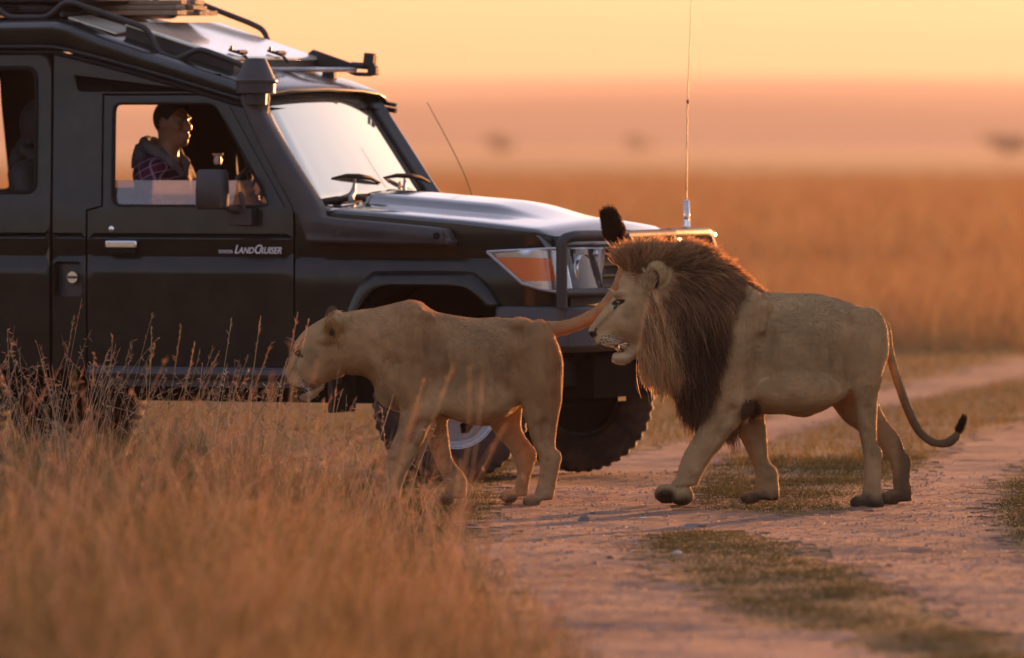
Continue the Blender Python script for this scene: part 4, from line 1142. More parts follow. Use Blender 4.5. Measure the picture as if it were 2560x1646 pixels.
    for s in (-1, 1):
        pts = [(0+.07*math.cos(t*44), s*.52+.07*math.sin(t*44), .45+.4*t) for t in np.linspace(0, 1, 90)]
        b = MB(); b.tube(pts, .009, 5); b.build('coil_spring', trim, root)
    # ---- wheels
    def tyre_mesh():
        b = MB(); n = 176; prof = [(.205, -.10), (.215, -.118), (.27, -.132), (.335, -.128), (.365, -.120), (.383, -.112), (.396, -.085), (.400, -.045), (.400, .0), (.400, .045), (.396, .085), (.383, .112), (.365, .120), (.335, .128), (.27, .132), (.215, .118), (.205, .10)]
        v = []; m = len(prof)
        for j in range(n):
            th = 2*math.pi*j/n
            for i, (r, hh) in enumerate(prof):
                lug = 0
                if 4 <= i <= 12:
                    ph = (j+(2 if i > 8 else 0)) % 4
                    lug = -.010 if ph >= 2 else 0.0
                    if i in (4, 12): lug *= .7
                    if i == 8: lug = -.006
                v.append(((r+lug)*math.cos(th), (r+lug)*math.sin(th), hh))
        f = []
        for j in range(n):
            j2 = (j+1) % n
            for i in range(m-1): f.append((j*m+i, j2*m+i, j2*m+i+1, j*m+i+1))
        b.add(v, f); return b
    def wheel(x, y, steer, out):
        """out: +1 when the outer face looks to +y"""
        w = empty('wheel', (x, y, .40)); w.parent = root
        w.rotation_euler = (-math.pi/2*out, 0, 0) if steer == 0 else (Matrix.Rotation(steer, 4, 'Z') @ Matrix.Rotation(-math.pi/2*out, 4, 'X')).to_euler()
        t = tyre_mesh().build('tyre', rubber, w, angle=28)
        b = MB(); b.lathe([(.186, .06), (.19, .085), (.216, .104), (.226, .116), (.222, .122), (.208, .112), (.196, .095), (.184, .06)], Matrix.Identity(4), 48); b.build('rim', silver, w, angle=30)
        b = MB(); b.lathe([(.205, -.10), (.222, -.112), (.224, -.104), (.19, -.09), (.188, .06)], Matrix.Identity(4), 48); b.build('rim_barrel', blackp, w, angle=30)
        circ = [(.190*math.cos(a), .190*math.sin(a)) for a in np.linspace(0, 2*math.pi, 48, endpoint=False)]
        holes = [[(r*math.cos(a+da), r*math.sin(a+da)) for r, da in ((.105, -.20), (.155, -.23), (.168, 0), (.155, .23), (.105, .20))] for a in np.linspace(0, 2*math.pi, 6, endpoint=False)]
        panel('wheel_disc', circ, lambda p, q: (p, q, .055+.03*math.cos(min(1, math.hypot(p, q)/.19)*math.pi)), silver, w, holes, .03, (), .01)
        b = MB(); b.lathe([(.19, .0), (.19, -.02), (.001, -.02)], Matrix.Identity(4), 32); b.build('brake_disc', trim, w)
        b = MB(); b.lathe([(.001, .115), (.03, .112), (.042, .10), (.048, .06)], Matrix.Identity(4), 20); b.build('hub', silver, w)
        return w
    wheel(.0, -.775, D2R(36), -1); wheel(.0, .775, D2R(34), 1); wheel(-2.98, -.775, 0, -1); wheel(-2.98, .775, 0, 1)
    # ---- cabin
    b = MB(); b.loft([[(-.84, -.74, .95), (-.84, .74, .95), (-.84, .74, 1.40), (-.84, -.74, 1.40)], [(-1.05, -.74, .95), (-1.05, .74, .95), (-1.02, .74, 1.42), (-1.02, -.74, 1.42)], [(-1.18, -.74, 1.05), (-1.18, .74, 1.05), (-1.16, .74, 1.36), (-1.16, -.74, 1.36)]]); b.build('dashboard', darkin, root, bevel=.02)
    c = Vector((-1.385, -.38, 1.455)); M = Matrix.Translation(c) @ Matrix.Rotation(D2R(-62), 4, 'Y')
    b = MB(); R_ = .195
    ring = [(R_*math.cos(t), R_*math.sin(t), 0) for t in np.linspace(0, 2*math.pi, 40, endpoint=False)]
    b.tube([M @ Vector(p) for p in ring+ring[:2]], .016, 10, caps=False)
    for a in (0.2, 2.2, 4.2): b.tube([M @ Vector((0, 0, -.02)), M @ Vector((R_*math.cos(a), R_*math.sin(a), 0))], .012, 8)
    b.lathe([(.001, .01), (.05, .005), (.06, -.03)], M, 16); b.tube([M @ Vector((0, 0, -.02)), M @ Vector((0, 0, -.32))], .025, 8); b.build('steering_wheel', plastic, root)
    for y, x0 in ((-.40, -1.75), (.40, -1.75), (-.40, -2.65), (.40, -2.65), (-.40, -3.5), (.40, -3.5)):
        b = MB(); b.box((x0-.02, y, .98), (.50, .50, .16)); st_ = b.build('seat', seat_m, root, bevel=.04)
        hgt = .50 if x0 > -2 else .62
        b = MB(); b.box((x0-.34, y, 1.0+hgt/2), (.13, .46, hgt), Matrix.Rotation(D2R(-10), 3, 'Y')); b.build('backrest', seat_m, st_, bevel=.045)
    b = MB(); b.loft([[(-1.03, -.02, 1.42), (-1.0, .02, 1.42), (-1.03, .05, 1.42)], [(-1.04, -.03, 1.62), (-1.01, .02, 1.62), (-1.04, .06, 1.62)]]); b.build('dash_cradle', trim, root)
    b = MB(); b.lathe([(.001, 0), (.018, 0), (.022, .02), (.016, .04), (.03, .052), (.028, .056), (.001, .056)], Matrix.Translation((-1.70, -.06, 1.622)), 14); b.build('cup', white_m, root)
    b = MB(); b.tube([(-1.70, -.06, 1.10), (-1.70, -.06, 1.60)], .012, 8); b.box((-1.70, -.06, 1.61), (.06, .06, .02)); b.build('cup_post', darkin, root)
    return root

vehicle = build_vehicle()

# ---- load on the roof
def on_car(name, lab, cat, loc, rz=0, group=None):
    M = Matrix.Translation((.02, 43.38, 0)) @ Matrix.Rotation(D2R(-25), 4, 'Z')
    p = M @ Vector(loc)
    o = empty(name, p, D2R(-25)+rz); tag(o, lab, cat, group); return o
wood = pmat('weathered_wood', (.20, .135, .09), .8, var=.4, scale=14, bump=.4, bscale=60)
pk = on_car('plank_bundle', 'bundle of weathered wooden planks lying on the roof rack', 'planks', (-2.22, 0.0, 2.405), D2R(3))
k = 0
for j, (y0, z0, L) in enumerate(((-.22, .0, .74), (-.08, .004, .70), (.06, .0, .76), (.20, .003, .72), (-.18, .028, .70), (-.02, .030, .74), (.14, .028, .66), (-.12, .056, .68), (.04, .058, .72))):
    b = MB(); b.box((0, 0, 0), (L, .125, .024)); o = b.build('plank', wood, pk, bevel=.003)
    o.location = (.02*math.sin(j*3.1), y0, z0+.012); o.rotation_euler = (0, 0, .02*math.sin(j*5.7))
cs = on_car('roof_case', 'flat dark case lying on top of the roof rack', 'case', (-2.62, -.25, 2.470))
b = MB(); b.box((0, 0, .035), (.92, .62, .07)); b.build('case_shell', canvas_m, cs, bevel=.012)
b = MB(); b.box((0, 0, .038), (.935, .635, .012)); b.build('case_rim', blackp, cs)
cr = on_car('roof_bag', 'dark canvas bag stowed low inside the roof rack', 'bag', (-2.72, -.30, 2.405))
b = MB(); rr = []
for x_ in np.linspace(-.32, .32, 9):
    e_ = 1-(abs(x_)/.33)**6*.35
    rr.append([(x_, .24*e_*math.copysign(abs(math.cos(t))**.5, math.cos(t)), .031+.030*e_*math.copysign(abs(math.sin(t))**.5, math.sin(t))) for t in np.linspace(0, 2*math.pi, 18, endpoint=False)])
b.loft(rr); b.build('bag_body', canvas_m, cr)
b = MB(); b.tube([(-.1, -.245, .03), (-.08, -.262, .045), (.08, -.262, .045), (.1, -.245, .03)], .008, 6); b.build('bag_strap', trim, cr)

# ================================================================ lions
fur_mat = hair_mat('short_fur', .20, .65, .15, 1.0)
mane_mat = hair_mat('mane_hair', .58, .55, .25, 1.15)
whisker_mat = hair_mat('whisker', .4, .4, .4)
skin_mat = vcol_mat('coat', var=.07, scale=25, bump=.06)
nose_mat = pmat('nose_skin', (.03, .018, .015), .4, bump=.3, bscale=300)
eye_mat = pmat('eye', (.13, .065, .022), .12, var=.25, scale=200)
pupil_mat = pmat('pupil', (.01, .008, .006), .1)
mouth_mat = pmat('mouth_lining', (.05, .02, .018), .4)
tooth_mat = pmat('tooth', (.6, .55, .42), .3)

def lerp(a, b, t): return a*(1-t[:, None])+b*t[:, None]

def fur(name, V, Q, N, C, n, parent, flow, L=(.012, .02), r=.00045, lift=.22, w=None, fs=None):
    p, nn, c = scatter(V, Q, N, C, n, w)
    f = flow(p)+.35*np.stack([vnoise(p, 9, 85), vnoise(p, 9, 86), vnoise(p, 9, 87)], 1); f = unit(f-nn*(f*nn).sum(1)[:, None])
    f = unit(f+rng.normal(0, .16, f.shape))
    ln = rng.uniform(L[0], L[1], n)[:, None]*(1 if fs is None else fs(p)[:, None])
    d1 = unit(nn*lift+f); d2 = unit(nn*lift*.45+f)
    pts = np.stack([p-nn*.001, p+d1*ln*.5, p+d1*ln*.5+d2*ln*.5], 1)
    rad = np.stack([np.full(n, r), np.full(n, r*.8), np.full(n, r*.25)], 1)
    c = c*(1.12+rng.normal(0, .06, (n, 1)))
    return strands(name, pts, rad, np.clip(c, .004, .8), fur_mat, parent)

def eye_set(root, c, r, fwd, parentname='eye'):
    """eyeball with a dark pupil facing fwd"""
    fwd = Vector(fwd).normalized()
    M = Matrix.Translation(c) @ fwd.to_track_quat('Z', 'Y').to_matrix().to_4x4()
    b = MB(); b.lathe([(max(r*math.sin(a), 1e-4), r*math.cos(a)) for a in np.linspace(0, math.pi, 12)], M, 16)
    e = b.build('eye', eye_mat, root, angle=180)
    b = MB(); b.lathe([(1e-4, r*1.015), (r*.4, r*.94), (r*.42, r*.86)], M, 14)
    b.build('pupil', pupil_mat, e)
    return e

def whiskers(root, specs, n=6):
    P = []; 
    for (c, d, L) in specs:
        c = np.array(c); d = np.array(d, float); d /= np.linalg.norm(d)
        t = np.linspace(0, 1, 5)[:, None]
        P.append(c+d*L*t+np.array([0, 0, -.25])*L*t*t)
    P = np.array(P)
    rad = np.tile(np.linspace(.0005, .0002, 5), (len(P), 1))
    return strands('whiskers', P, rad, np.tile([.75, .7, .6], (len(P), 1)), whisker_mat, root)

def tail_tuft(root, c, d, R, L, col, n=1500, side=None):
    c = np.array(c); d = unit(np.array(d, float))
    o = unit(rng.normal(size=(n, 3)))
    along = rng.random(n)[:, None]
    base = c+d*(along-.35)*L*.9+o*R*.18
    dirs = unit(d*.9+o*.75*(1-along*.6))
    ln = L*rng.uniform(.3, .52, n)[:, None]
    t = np.linspace(0, 1, 4)
    pts = np.stack([base+dirs*ln*q+(d*.35*ln)*q*q for q in t], 1)
    rad = np.tile(np.array([.0013, .0013, .0011, .0004]), (n, 1))
    cc = np.array(col)*(1+rng.normal(0, .25, (n, 1)))
    return strands('tail_tuft', pts, rad, np.clip(cc, .003, .5), mane_mat, root)

# ---------------------------------------------------------------- male lion
def build_male():
    S = 1193.6
    b = lambda x, y: ((x-700)/S, (1427-y)/S)
    def h(x, y): return b(((1400+x/2.655)-1560)*2.2647, ((520+y/2.655)-640)*2.2647)
    B = lambda *p: [b(x, y) for x, y in p]
    Hh = lambda *p: [h(x, y) for x, y in p]
    root = empty('lion', (1.118, 39.75, 0))
    tag(root, 'big male lion with a shaggy brown mane walking on the dirt track', 'lion')
    f = Field((-1.02, -.42, -.02), (1.12, .42, 1.22), .0085)
    # trunk
    f.loft(0, B((430, 330), (500, 260), (600, 205), (700, 186), (780, 196), (830, 206), (950, 208), (1060, 213), (1150, 226), (1270, 262), (1370, 302), (1440, 352), (1475, 412), (1490, 480)),
           B((430, 800), (500, 830), (600, 850), (690, 852), (740, 880), (800, 896), (900, 897), (1010, 914), (1100, 888), (1180, 848), (1250, 775), (1300, 705), (1360, 660), (1440, 610), (1490, 540)),
           [(b(430, 0)[0], .15), (b(560, 0)[0], .185), (b(700, 0)[0], .195), (b(900, 0)[0], .235), (b(1060, 0)[0], .235), (b(1200, 0)[0], .205), (b(1330, 0)[0], .18), (b(1440, 0)[0], .13), (b(1490, 0)[0], .05)], k=0, e=2.15)
    # shoulder and haunch muscle
    for s in (-1, 1):
        f.ell((*b(640, 480), 0), (.1, .07, .2)) if 0 else None
        x, z = b(650, 520); f.ell((x, s*.160, z), (.095, .080, .21), .05)
        x, z = b(735, 300); f.ell((x, s*.145, z), (.045, .055, .09), .04)
        x, z = b(560, 690); f.ell((x, s*.15, z), (.095, .075, .125), .05)
        x, z = b(655, 800); f.ell((x, s*.175, z), (.035, .035, .05), .03)
        x, z = b(1390, 480); f.ell((x, s*.145, z), (.085, .082, .16), .045)
        x, z = b(1370, 630); f.ell((x, s*.145, z), (.062, .068, .12), .045)
        x, z = b(1305, 335); f.ell((x, s*.125, z), (.05, .05, .04), .035)
        # ribs
        for q in range(5):
            x0, z0 = b(860+q*62, 420); x1, z1 = b(905+q*62, 700)
            f.limb([(x0, s*.199, z0), (x1, s*.212, z1)], [.016, .014], .03)
    for s in (-1, 1):       # creases behind the shoulder blade and in front of the thigh
        f.limb([(*b(800, 300)[:1], s*.212, b(800, 300)[1]), (b(782, 460)[0], s*.232, b(782, 460)[1]), (b(752, 640)[0], s*.238, b(752, 640)[1]), (b(735, 790)[0], s*.215, b(735, 790)[1])], [.020, .034, .036, .022], .05, sub=True)
        f.limb([(b(1262, 400)[0], s*.235, b(1262, 400)[1]), (b(1268, 560)[0], s*.236, b(1268, 560)[1]), (b(1288, 690)[0], s*.225, b(1288, 690)[1])], [.024, .038, .034], .055, sub=True)
        f.limb([(b(700, 200)[0], s*.10, b(700, 200)[1]), (b(790, 290)[0], s*.17, b(790, 290)[1]), (b(775, 420)[0], s*.195, b(775, 420)[1])], [.022, .026, .014], .025)
        f.ell((b(1000, 760)[0], s*.15, b(1000, 760)[1]), (.22, .095, .085), .06)
    f.ell((*b(655, 800)[:1], 0, b(655, 800)[1]), (.01, .01, .01), .01)
    # near fore leg
    f.loft(2, B((560, 560), (500, 760), (440, 910), (400, 1010), (345, 1100), (310, 1180), (292, 1240), (262, 1290)),
           B((735, 560), (735, 760), (690, 880), (650, 960), (600, 1010), (522, 1110), (470, 1190), (432, 1260), (405, 1330)),
           [(b(0, 1330)[1], .048, -.13), (b(0, 1240)[1], .05, -.13), (b(0, 1110)[1], .058, -.13), (b(0, 960)[1], .07, -.125), (b(0, 800)[1], .085, -.12), (b(0, 600)[1], .09, -.11)], k=.045)
    x, z = b(325, 1350); f.ell((x, -.13, z), (.058, .056, .048), .03)
    for j, (xx, yy) in enumerate(((236, 1318), (226, 1338), (228, 1352), (240, 1362))):
        x, z = b(xx, yy); f.ell((x, -.13+(j-1.5)*.026, z), (0.050, .0165, 0.032), .006)
    # far fore leg
    f.loft(2, B((600, 700), (630, 985), (680, 1060), (722, 1160), (750, 1260), (742, 1340), (735, 1380)),
           B((790, 700), (795, 900), (812, 1020), (820, 1140), (855, 1220), (882, 1310), (884, 1380)),
           [(b(0, 1380)[1], .045, .13), (b(0, 1260)[1], .047, .13), (b(0, 1140)[1], .05, .13), (b(0, 985)[1], .065, .125), (b(0, 800)[1], .08, .11)], k=.045)
    for j in range(4):
        x, z = b(722-(8 if j in (1, 2) else 0), 1378); f.ell((x, .13+(j-1.5)*.025, z+.001), (0.045, .0165, 0.032), .006)
    # near hind leg
    f.loft(2, B((1235, 420), (1250, 520), (1283, 620), (1296, 720), (1306, 850), (1317, 960), (1337, 1060), (1352, 1130), (1354, 1200), (1354, 1260), (1342, 1330), (1330, 1390)),
           B((1470, 420), (1476, 480), (1468, 560), (1440, 680), (1432, 800), (1430, 930), (1433, 1040), (1449, 1110), (1452, 1180), (1449, 1280), (1450, 1390)),
           [(b(0, 1390)[1], .045, -.12), (b(0, 1250)[1], .036, -.12), (b(0, 1110)[1], .042, -.12), (b(0, 960)[1], .055, -.12), (b(0, 800)[1], .07, -.12), (b(0, 620)[1], .085, -.115), (b(0, 420)[1], .08, -.1)], k=.05)
    for j in range(4):
        x, z = b(1332-(10 if j in (1, 2) else 0), 1393); f.ell((x, -.12+(j-1.5)*.026, z), (0.041, .0165, 0.036), .006)
    x, z = b(1410, 1400); f.ell((x, -.12, z), (.045, .045, .03), .02)
    # far hind leg
    f.loft(2, B((1160, 720), (1192, 835), (1240, 920), (1320, 985), (1400, 1050), (1450, 1100), (1500, 1160), (1530, 1240), (1532, 1330), (1515, 1390)),
           B((1410, 720), (1440, 820), (1482, 920), (1548, 1000), (1582, 1060), (1606, 1130), (1633, 1205), (1629, 1270), (1640, 1340), (1640, 1390)),
           [(b(0, 1390)[1], .045, .12), (b(0, 1250)[1], .036, .12), (b(0, 1130)[1], .04, .12), (b(0, 1000)[1], .055, .12), (b(0, 850)[1], .07, .115), (b(0, 720)[1], .08, .11)], k=.045)
    for j in range(4):
        x, z = b(1522-(10 if j in (1, 2) else 0), 1376); f.ell((x, .12+(j-1.5)*.026, z), (0.043, .0165, 0.038), .006)
    for y_, P_ in ((-.205, ((600, 860), (520, 1010), (430, 1180))), (-.178, ((1372, 860), (1378, 1000), (1398, 1140), (1405, 1290))), (.185, ((720, 960), (775, 1130), (810, 1260))), (.182, ((1400, 960), (1500, 1090), (1578, 1180), (1590, 1300)))):
        f.limb([(b(*q)[0], y_, b(*q)[1]) for q in P_], [.012]*len(P_), .03, sub=True)
    for y_, q in ((-.12, (1440, 1115)), (.12, (1612, 1165))):
        f.ell((b(*q)[0], y_, b(*q)[1]), (.018, .030, .032), .02)
    for y_, q in ((-.13, (395, 1200)), (.13, (845, 1240))):
        f.ell((b(*q)[0], y_, b(*q)[1]), (.022, .045, .03), .03)
    # tail
    tl = B((1480, 400), (1492, 450), (1500, 520), (1530, 640), (1575, 780), (1622, 900), (1680, 1000), (1750, 1056), (1820, 1061), (1868, 1038), (1892, 1005))
    tl = np.array([(p.x, p.y, p.z) for p in smooth_path([(x, 0.02, z) for x, z in tl], 4)])
    f.limb(tl, np.interp(np.linspace(0, 1, len(tl)), [0, .1, .3, .6, .85, 1], [.024, .022, .0235, .019, .0145, .011]), .012)
    # neck and mane bulk
    f.loft(0, Hh((400, 470), (450, 362), (520, 312), (600, 288), (700, 276), (800, 284), (900, 312), (1000, 352), (1100, 402), (1200, 455), (1300, 520), (1400, 585)),
           Hh((400, 640), (450, 800), (500, 920), (560, 985), (640, 1025), (720, 1050), (780, 1105), (850, 1180), (920, 1225), (1000, 1150), (1060, 1040), (1130, 900), (1250, 770), (1400, 640)),
           [(h(400, 0)[0], .06), (h(470, 0)[0], .12), (h(600, 0)[0], .17), (h(760, 0)[0], .215), (h(900, 0)[0], .235), (h(1050, 0)[0], .215), (h(1200, 0)[0], .15), (h(1400, 0)[0], .05)], k=.03, e=2.1)
    # face
    f.loft(0, Hh((191, 806), (198, 790), (215, 768), (250, 722), (300, 652), (340, 607), (380, 556), (430, 500), (500, 440), (600, 400)),
           Hh((191, 828), (198, 848), (215, 862), (240, 882), (262, 914), (300, 930), (340, 938), (390, 915), (430, 893), (500, 920), (600, 950)),
           [(h(191, 0)[0], .02), (h(200, 0)[0], .036), (h(225, 0)[0], .05), (h(262, 0)[0], .062), (h(300, 0)[0], .066), (h(345, 0)[0], .072), (h(390, 0)[0], .088), (h(440, 0)[0], .11), (h(500, 0)[0], .125), (h(600, 0)[0], .14)], k=.02, e=2.2)
    # jaw
    f.loft(0, Hh((343, 984), (352, 966), (380, 957), (415, 948), (440, 925), (465, 900), (540, 870)),
           Hh((343, 996), (352, 1010), (380, 1023), (420, 1026), (455, 1020), (500, 1000), (540, 985)),
           [(h(343, 0)[0], .016), (h(360, 0)[0], .026), (h(400, 0)[0], .034), (h(440, 0)[0], .048), (h(470, 0)[0], .066), (h(540, 0)[0], .10)], k=.008, e=2.3)
    for s in (-1, 1):
        x, z = h(298, 872); f.ell((x, s*.042, z), (.046, .036, .046), .014)       # whisker pads
        x, z = h(480, 720); f.ell((x, s*.085, z), (.075, .04, .08), .04)        # cheek
        x, z = h(405, 575); f.ell((x, s*.07, z), (.045, .022, .02), .02)        # brow
        x, z = h(352, 655); f.limb([(x, s*.052, z), (*[h(250, 800)[0]], s*.034, h(250, 800)[1])], [.022, .016], .02)
        x, z = h(388, 626); f.ell((x, s*.098, z), (.022, .02, .009), .010, sub=True)   # eye socket
        x, z = h(226, 836); f.limb([(x-.004, s*.050, z-.012), (x+.004, s*.052, z+.018)], [.009, .005], .006, sub=True)
    # mouth opening
    for s in (-1, 1):
        x, z = h(388, 924); f.ell((x, s*.068, z), (.036, .040, .011), .008, rot=rotY(-.58), sub=True)
        x, z = h(412, 912); f.ell((x, s*.070, z), (.015, .040, .015), .008, sub=True)
    x, z = h(352, 950); f.ell((x, 0, z), (.022, .08, .006), .006, rot=rotY(-.45), sub=True)
    # ears
    for s in (-1, 1):
        x, z = h(640, 425); R = rotY(-.25) @ rotX(s*.35)
        f.ell((x, s*.165, z), (.052, .030, .062), .012, rot=R)
        x, z = h(622, 450); f.ell((x-.004, s*.192, z-.006), (.028, .030, .046), .012, rot=R, sub=True)
    V, Q, N = f.mesh(2)
    V = V+N*((.0060*vnoise(V*[1, .6, .40], 26, 81)+.0030*vnoise(V*[1, 1, .5], 55, 82))*sstep(h(480, 0)[0], h(620, 0)[0], V[:, 0]))[:, None]
    # ---- coat colours, with some face shading painted in
    n = len(V); X, Y, Z = V.T
    base = np.array([0.340, 0.234, 0.121]); C = np.tile(base, (n, 1))
    C = lerp(C, np.array([0.408, 0.288, 0.159]), .8*sstep(.62, .42, Z)*sstep(-.3, -.05, X)*sstep(.52, .3, X))
    C = lerp(C, np.array([0.317, 0.213, 0.109]), .7*sstep(.80, 1.02, Z)*sstep(-.2, .1, X))
    C = lerp(C, np.array([0.272, 0.176, 0.089]), .5*sstep(.1, .8, vnoise(V*[1, .5, 1], 9, 3)))
    C = lerp(C, np.array([0.423, 0.298, 0.160]), .8*sstep(.40, .12, Z))
    tail = (X > .69) & (Z < .87)
    C = lerp(C, np.array([0.132, 0.089, 0.052]), .85*sstep(.70, .74, X)*sstep(.86, .70, Z)*(X > .667+.0*Z)*tail)
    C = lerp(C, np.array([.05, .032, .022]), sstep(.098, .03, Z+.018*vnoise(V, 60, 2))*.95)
    C = lerp(C, np.array([.13, .085, .055]), .6*sstep(.2, .06, Z)*sstep(.02, .1, Y)*sstep(.5, .62, X))
    C = lerp(C, np.array([.035, .025, .02]), sstep(.05, .015, np.hypot((X-b(712, 860)[0])*1.3, (Z-b(712, 860)[1])))*sstep(.24, .16, np.abs(Y)))
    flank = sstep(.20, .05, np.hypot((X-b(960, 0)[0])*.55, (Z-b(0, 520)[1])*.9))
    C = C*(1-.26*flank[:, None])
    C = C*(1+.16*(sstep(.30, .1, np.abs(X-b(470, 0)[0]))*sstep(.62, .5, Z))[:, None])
    pad = sstep(.045, .02, np.hypot((X-b(232, 0)[0])*.8, Z-b(0, 1350)[1]))*(Y < 0)
    C = lerp(C, np.array([.04, .028, .022]), pad*.92)
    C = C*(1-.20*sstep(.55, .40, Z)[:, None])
    # scar behind the elbow
    sx, sz = b(760, 720)
    ds = np.abs(np.hypot(X-b(830, 780)[0], Z-b(830, 780)[1])-.083); on = sstep(.010, .004, ds)*(X < b(815, 0)[0])*(Z > b(0, 765)[1])*(Y < 0)*(Z < b(0, 680)[1])
    C = lerp(C, np.array([0.468, 0.326, 0.195]), .8*on)
    # face
    hx = lambda q: h(q, 0)[0]; hz = lambda q: h(0, q)[1]
    face = sstep(hx(520), hx(430), X)*sstep(hz(1080), hz(1050), Z)
    C = lerp(C, np.array([0.378, 0.263, 0.138]), face)
    C = lerp(C, np.array([0.483, 0.369, 0.217]), face*sstep(.075, .03, np.hypot((X-hx(300)), (Z-hz(900))*1.4))*.8)
    chin = sstep(hz(945), hz(985), Z)*(X < hx(500))
    C = lerp(C, np.array([0.499, 0.412, 0.269]), chin*.95)
    C = lerp(C, np.array([0.453, 0.355, 0.217]), .8*sstep(.03, .012, np.hypot(X-hx(362), (Z-hz(655))*1.0)))
    for q in range(4):      # whisker spot rows
        zc = hz(828+q*20)
        on = sstep(.0055, .0025, np.abs(Z-zc-(X-hx(300))*.16))*sstep(.0, .5, np.sin((X-hx(300))*2*np.pi/.017+q*1.3))*(X > hx(262))*(X < hx(372))
        C = lerp(C, np.array([.05, .028, .02]), .95*on)
    on = sstep(.010, .004, np.abs(Z-(hz(907)-(X-hx(250))*.40)))*(X > hx(238))*(X < hx(350))*sstep(hz(880), hz(912), Z)   # lip
    C = lerp(C, np.array([.02, .012, .011]), .9*on)
    u_ = (X-hx(388))*.836+(Z-hz(924))*.548; v_ = -(X-hx(388))*.548+(Z-hz(924))*.836
    mo = np.maximum(sstep(1.25, .95, np.hypot(u_/.040, v_/.0125)), sstep(1.25, .95, np.hypot((X-hx(412))/.0165, (Z-hz(912))/.0165)))
    C = lerp(C, np.array([.018, .010, .010]), mo)
    ey = np.hypot((X-hx(386))/.028, (Z-hz(624)-(X-hx(386))*.25)/.0125)
    C = lerp(C, np.array([.015, .01, .009]), sstep(1.35, .95, ey)*(np.abs(Y) > .05))
    C = lerp(C, np.array([.03, .02, .015]), sstep(.011, .005, np.abs(Z-hz(655)-(X-hx(368))*1.15))*(X > hx(352))*(X < hx(380))*(np.abs(Y) > .05))
    lip2 = sstep(.0060, .003, np.abs(Z-hz(958)-(X-hx(345))*.12))*(X > hx(338))*(X < hx(425))
    C = lerp(C, np.array([.03, .018, .016]), .9*lip2)
    C = C*(1-.35*(sstep(.02, .006, np.abs((Z-hz(700))-(X-hx(335))*1.0))*(X > hx(235))*(X < hx(400))*(np.abs(Y) > .03)*sstep(hz(840), hz(800), Z))[:, None])  # shading line along the nose bridge, put into the colour
    C = C*(1-.30*sstep(1.0, .4, np.hypot((X-hx(455))/.05, (Z-hz(690))/.06))[:, None])  # cheek shading painted into the coat
    C = C*(1-.25*sstep(1.0, .4, np.hypot((X-hx(395))/.05, (Z-hz(575))/.02))[:, None])  # eye socket shading, darkened in the colour
    ns = np.maximum(sstep(1.1, .85, np.hypot((X-hx(213))/.024, (Z-hz(840))/.0165)), sstep(.0065, .003, np.abs((X-hx(229))-(Z-hz(836))*.25))*(Z > hz(850))*(Z < hz(795)))
    C = lerp(C, np.array([.022, .014, .013]), ns)
    ear = sstep(1.1, .8, np.hypot((X-hx(622))/.024, (Z-hz(478))/.052))*(np.abs(Y) > .13)
    C = lerp(C, np.array([.02, .013, .010]), .95*ear)
    erim = sstep(1.25, 1.0, np.hypot((X-hx(650))/.052, (Z-hz(425))/.062))*(np.abs(Y) > .155)*(1-ear)
    C = lerp(C, np.array([0.347, 0.241, 0.114]), erim*.8)
    # under the mane the skin is dark
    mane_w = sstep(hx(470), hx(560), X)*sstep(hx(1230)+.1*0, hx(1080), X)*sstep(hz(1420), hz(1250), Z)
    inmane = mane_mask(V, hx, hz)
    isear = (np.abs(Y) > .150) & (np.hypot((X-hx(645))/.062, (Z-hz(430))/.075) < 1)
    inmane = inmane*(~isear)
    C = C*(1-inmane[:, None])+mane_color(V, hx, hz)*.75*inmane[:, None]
    C = C*np.clip(1+.15*vnoise(V*[.8, 1, 1.3], 21, 91)+.13*vnoise(V*[.7, 1, 1.5], 47, 92)+.12*vnoise(V*[.6, 1, 1.6], 96, 93), .5, 1.5)[:, None]*np.array([.92, .86, .78])
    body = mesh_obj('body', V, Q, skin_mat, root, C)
    # ---- short coat
    flow = lambda p: np.stack([np.full(len(p), 1.0), np.zeros(len(p)), np.where(p[:, 2] < .5, -1.6, -.45)], 1)
    w = np.maximum(1-inmane, .9*sstep(hx(660), hx(600), X)*sstep(hz(660), hz(600), Z)*sstep(hz(380), hz(430), Z)); w = w*np.where((X < hx(500)), 1.6, 1)*(1-mo)*(1-ns)*(1-sstep(1.3, 1.1, ey)*(np.abs(Y) > .05))
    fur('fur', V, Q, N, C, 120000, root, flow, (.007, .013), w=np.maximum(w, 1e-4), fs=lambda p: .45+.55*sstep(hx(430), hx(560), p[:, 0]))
    # ---- mane
    male_mane(root, V, Q, N, inmane, hx, hz)
    # eyes, nose, teeth, whiskers
    for s in (-1, 1):
        x, z = h(388, 628); eye_set(root, (x, s*.0735, z), .0125, (-.72, s*.68, -.12))
    nb = MB()
    xn, zn = h(212, 838)
    M = Matrix.Translation((xn+.002, 0, zn)) @ Matrix.Rotation(.5, 4, 'Y') @ Matrix.Diagonal((.0105, .026, .0135, 1))
    nb.lathe([(max(math.sin(a), 1e-3), math.cos(a)) for a in np.linspace(0, math.pi, 10)], M, 18)
    nb.build('nose', nose_mat, root, angle=180)
    tb = MB()
    for s in (-1, 1):
        tb = MB(); x, z = h(386, 915); tb.tube([(x, s*.040, z), (x+.002, s*.040, z-.009), (x+.004, s*.039, z-.016)], [.004, .003, .0008], 8)
        tb.build('tooth', tooth_mat, root)
    x0, z0 = h(300, 870)
    ws = []
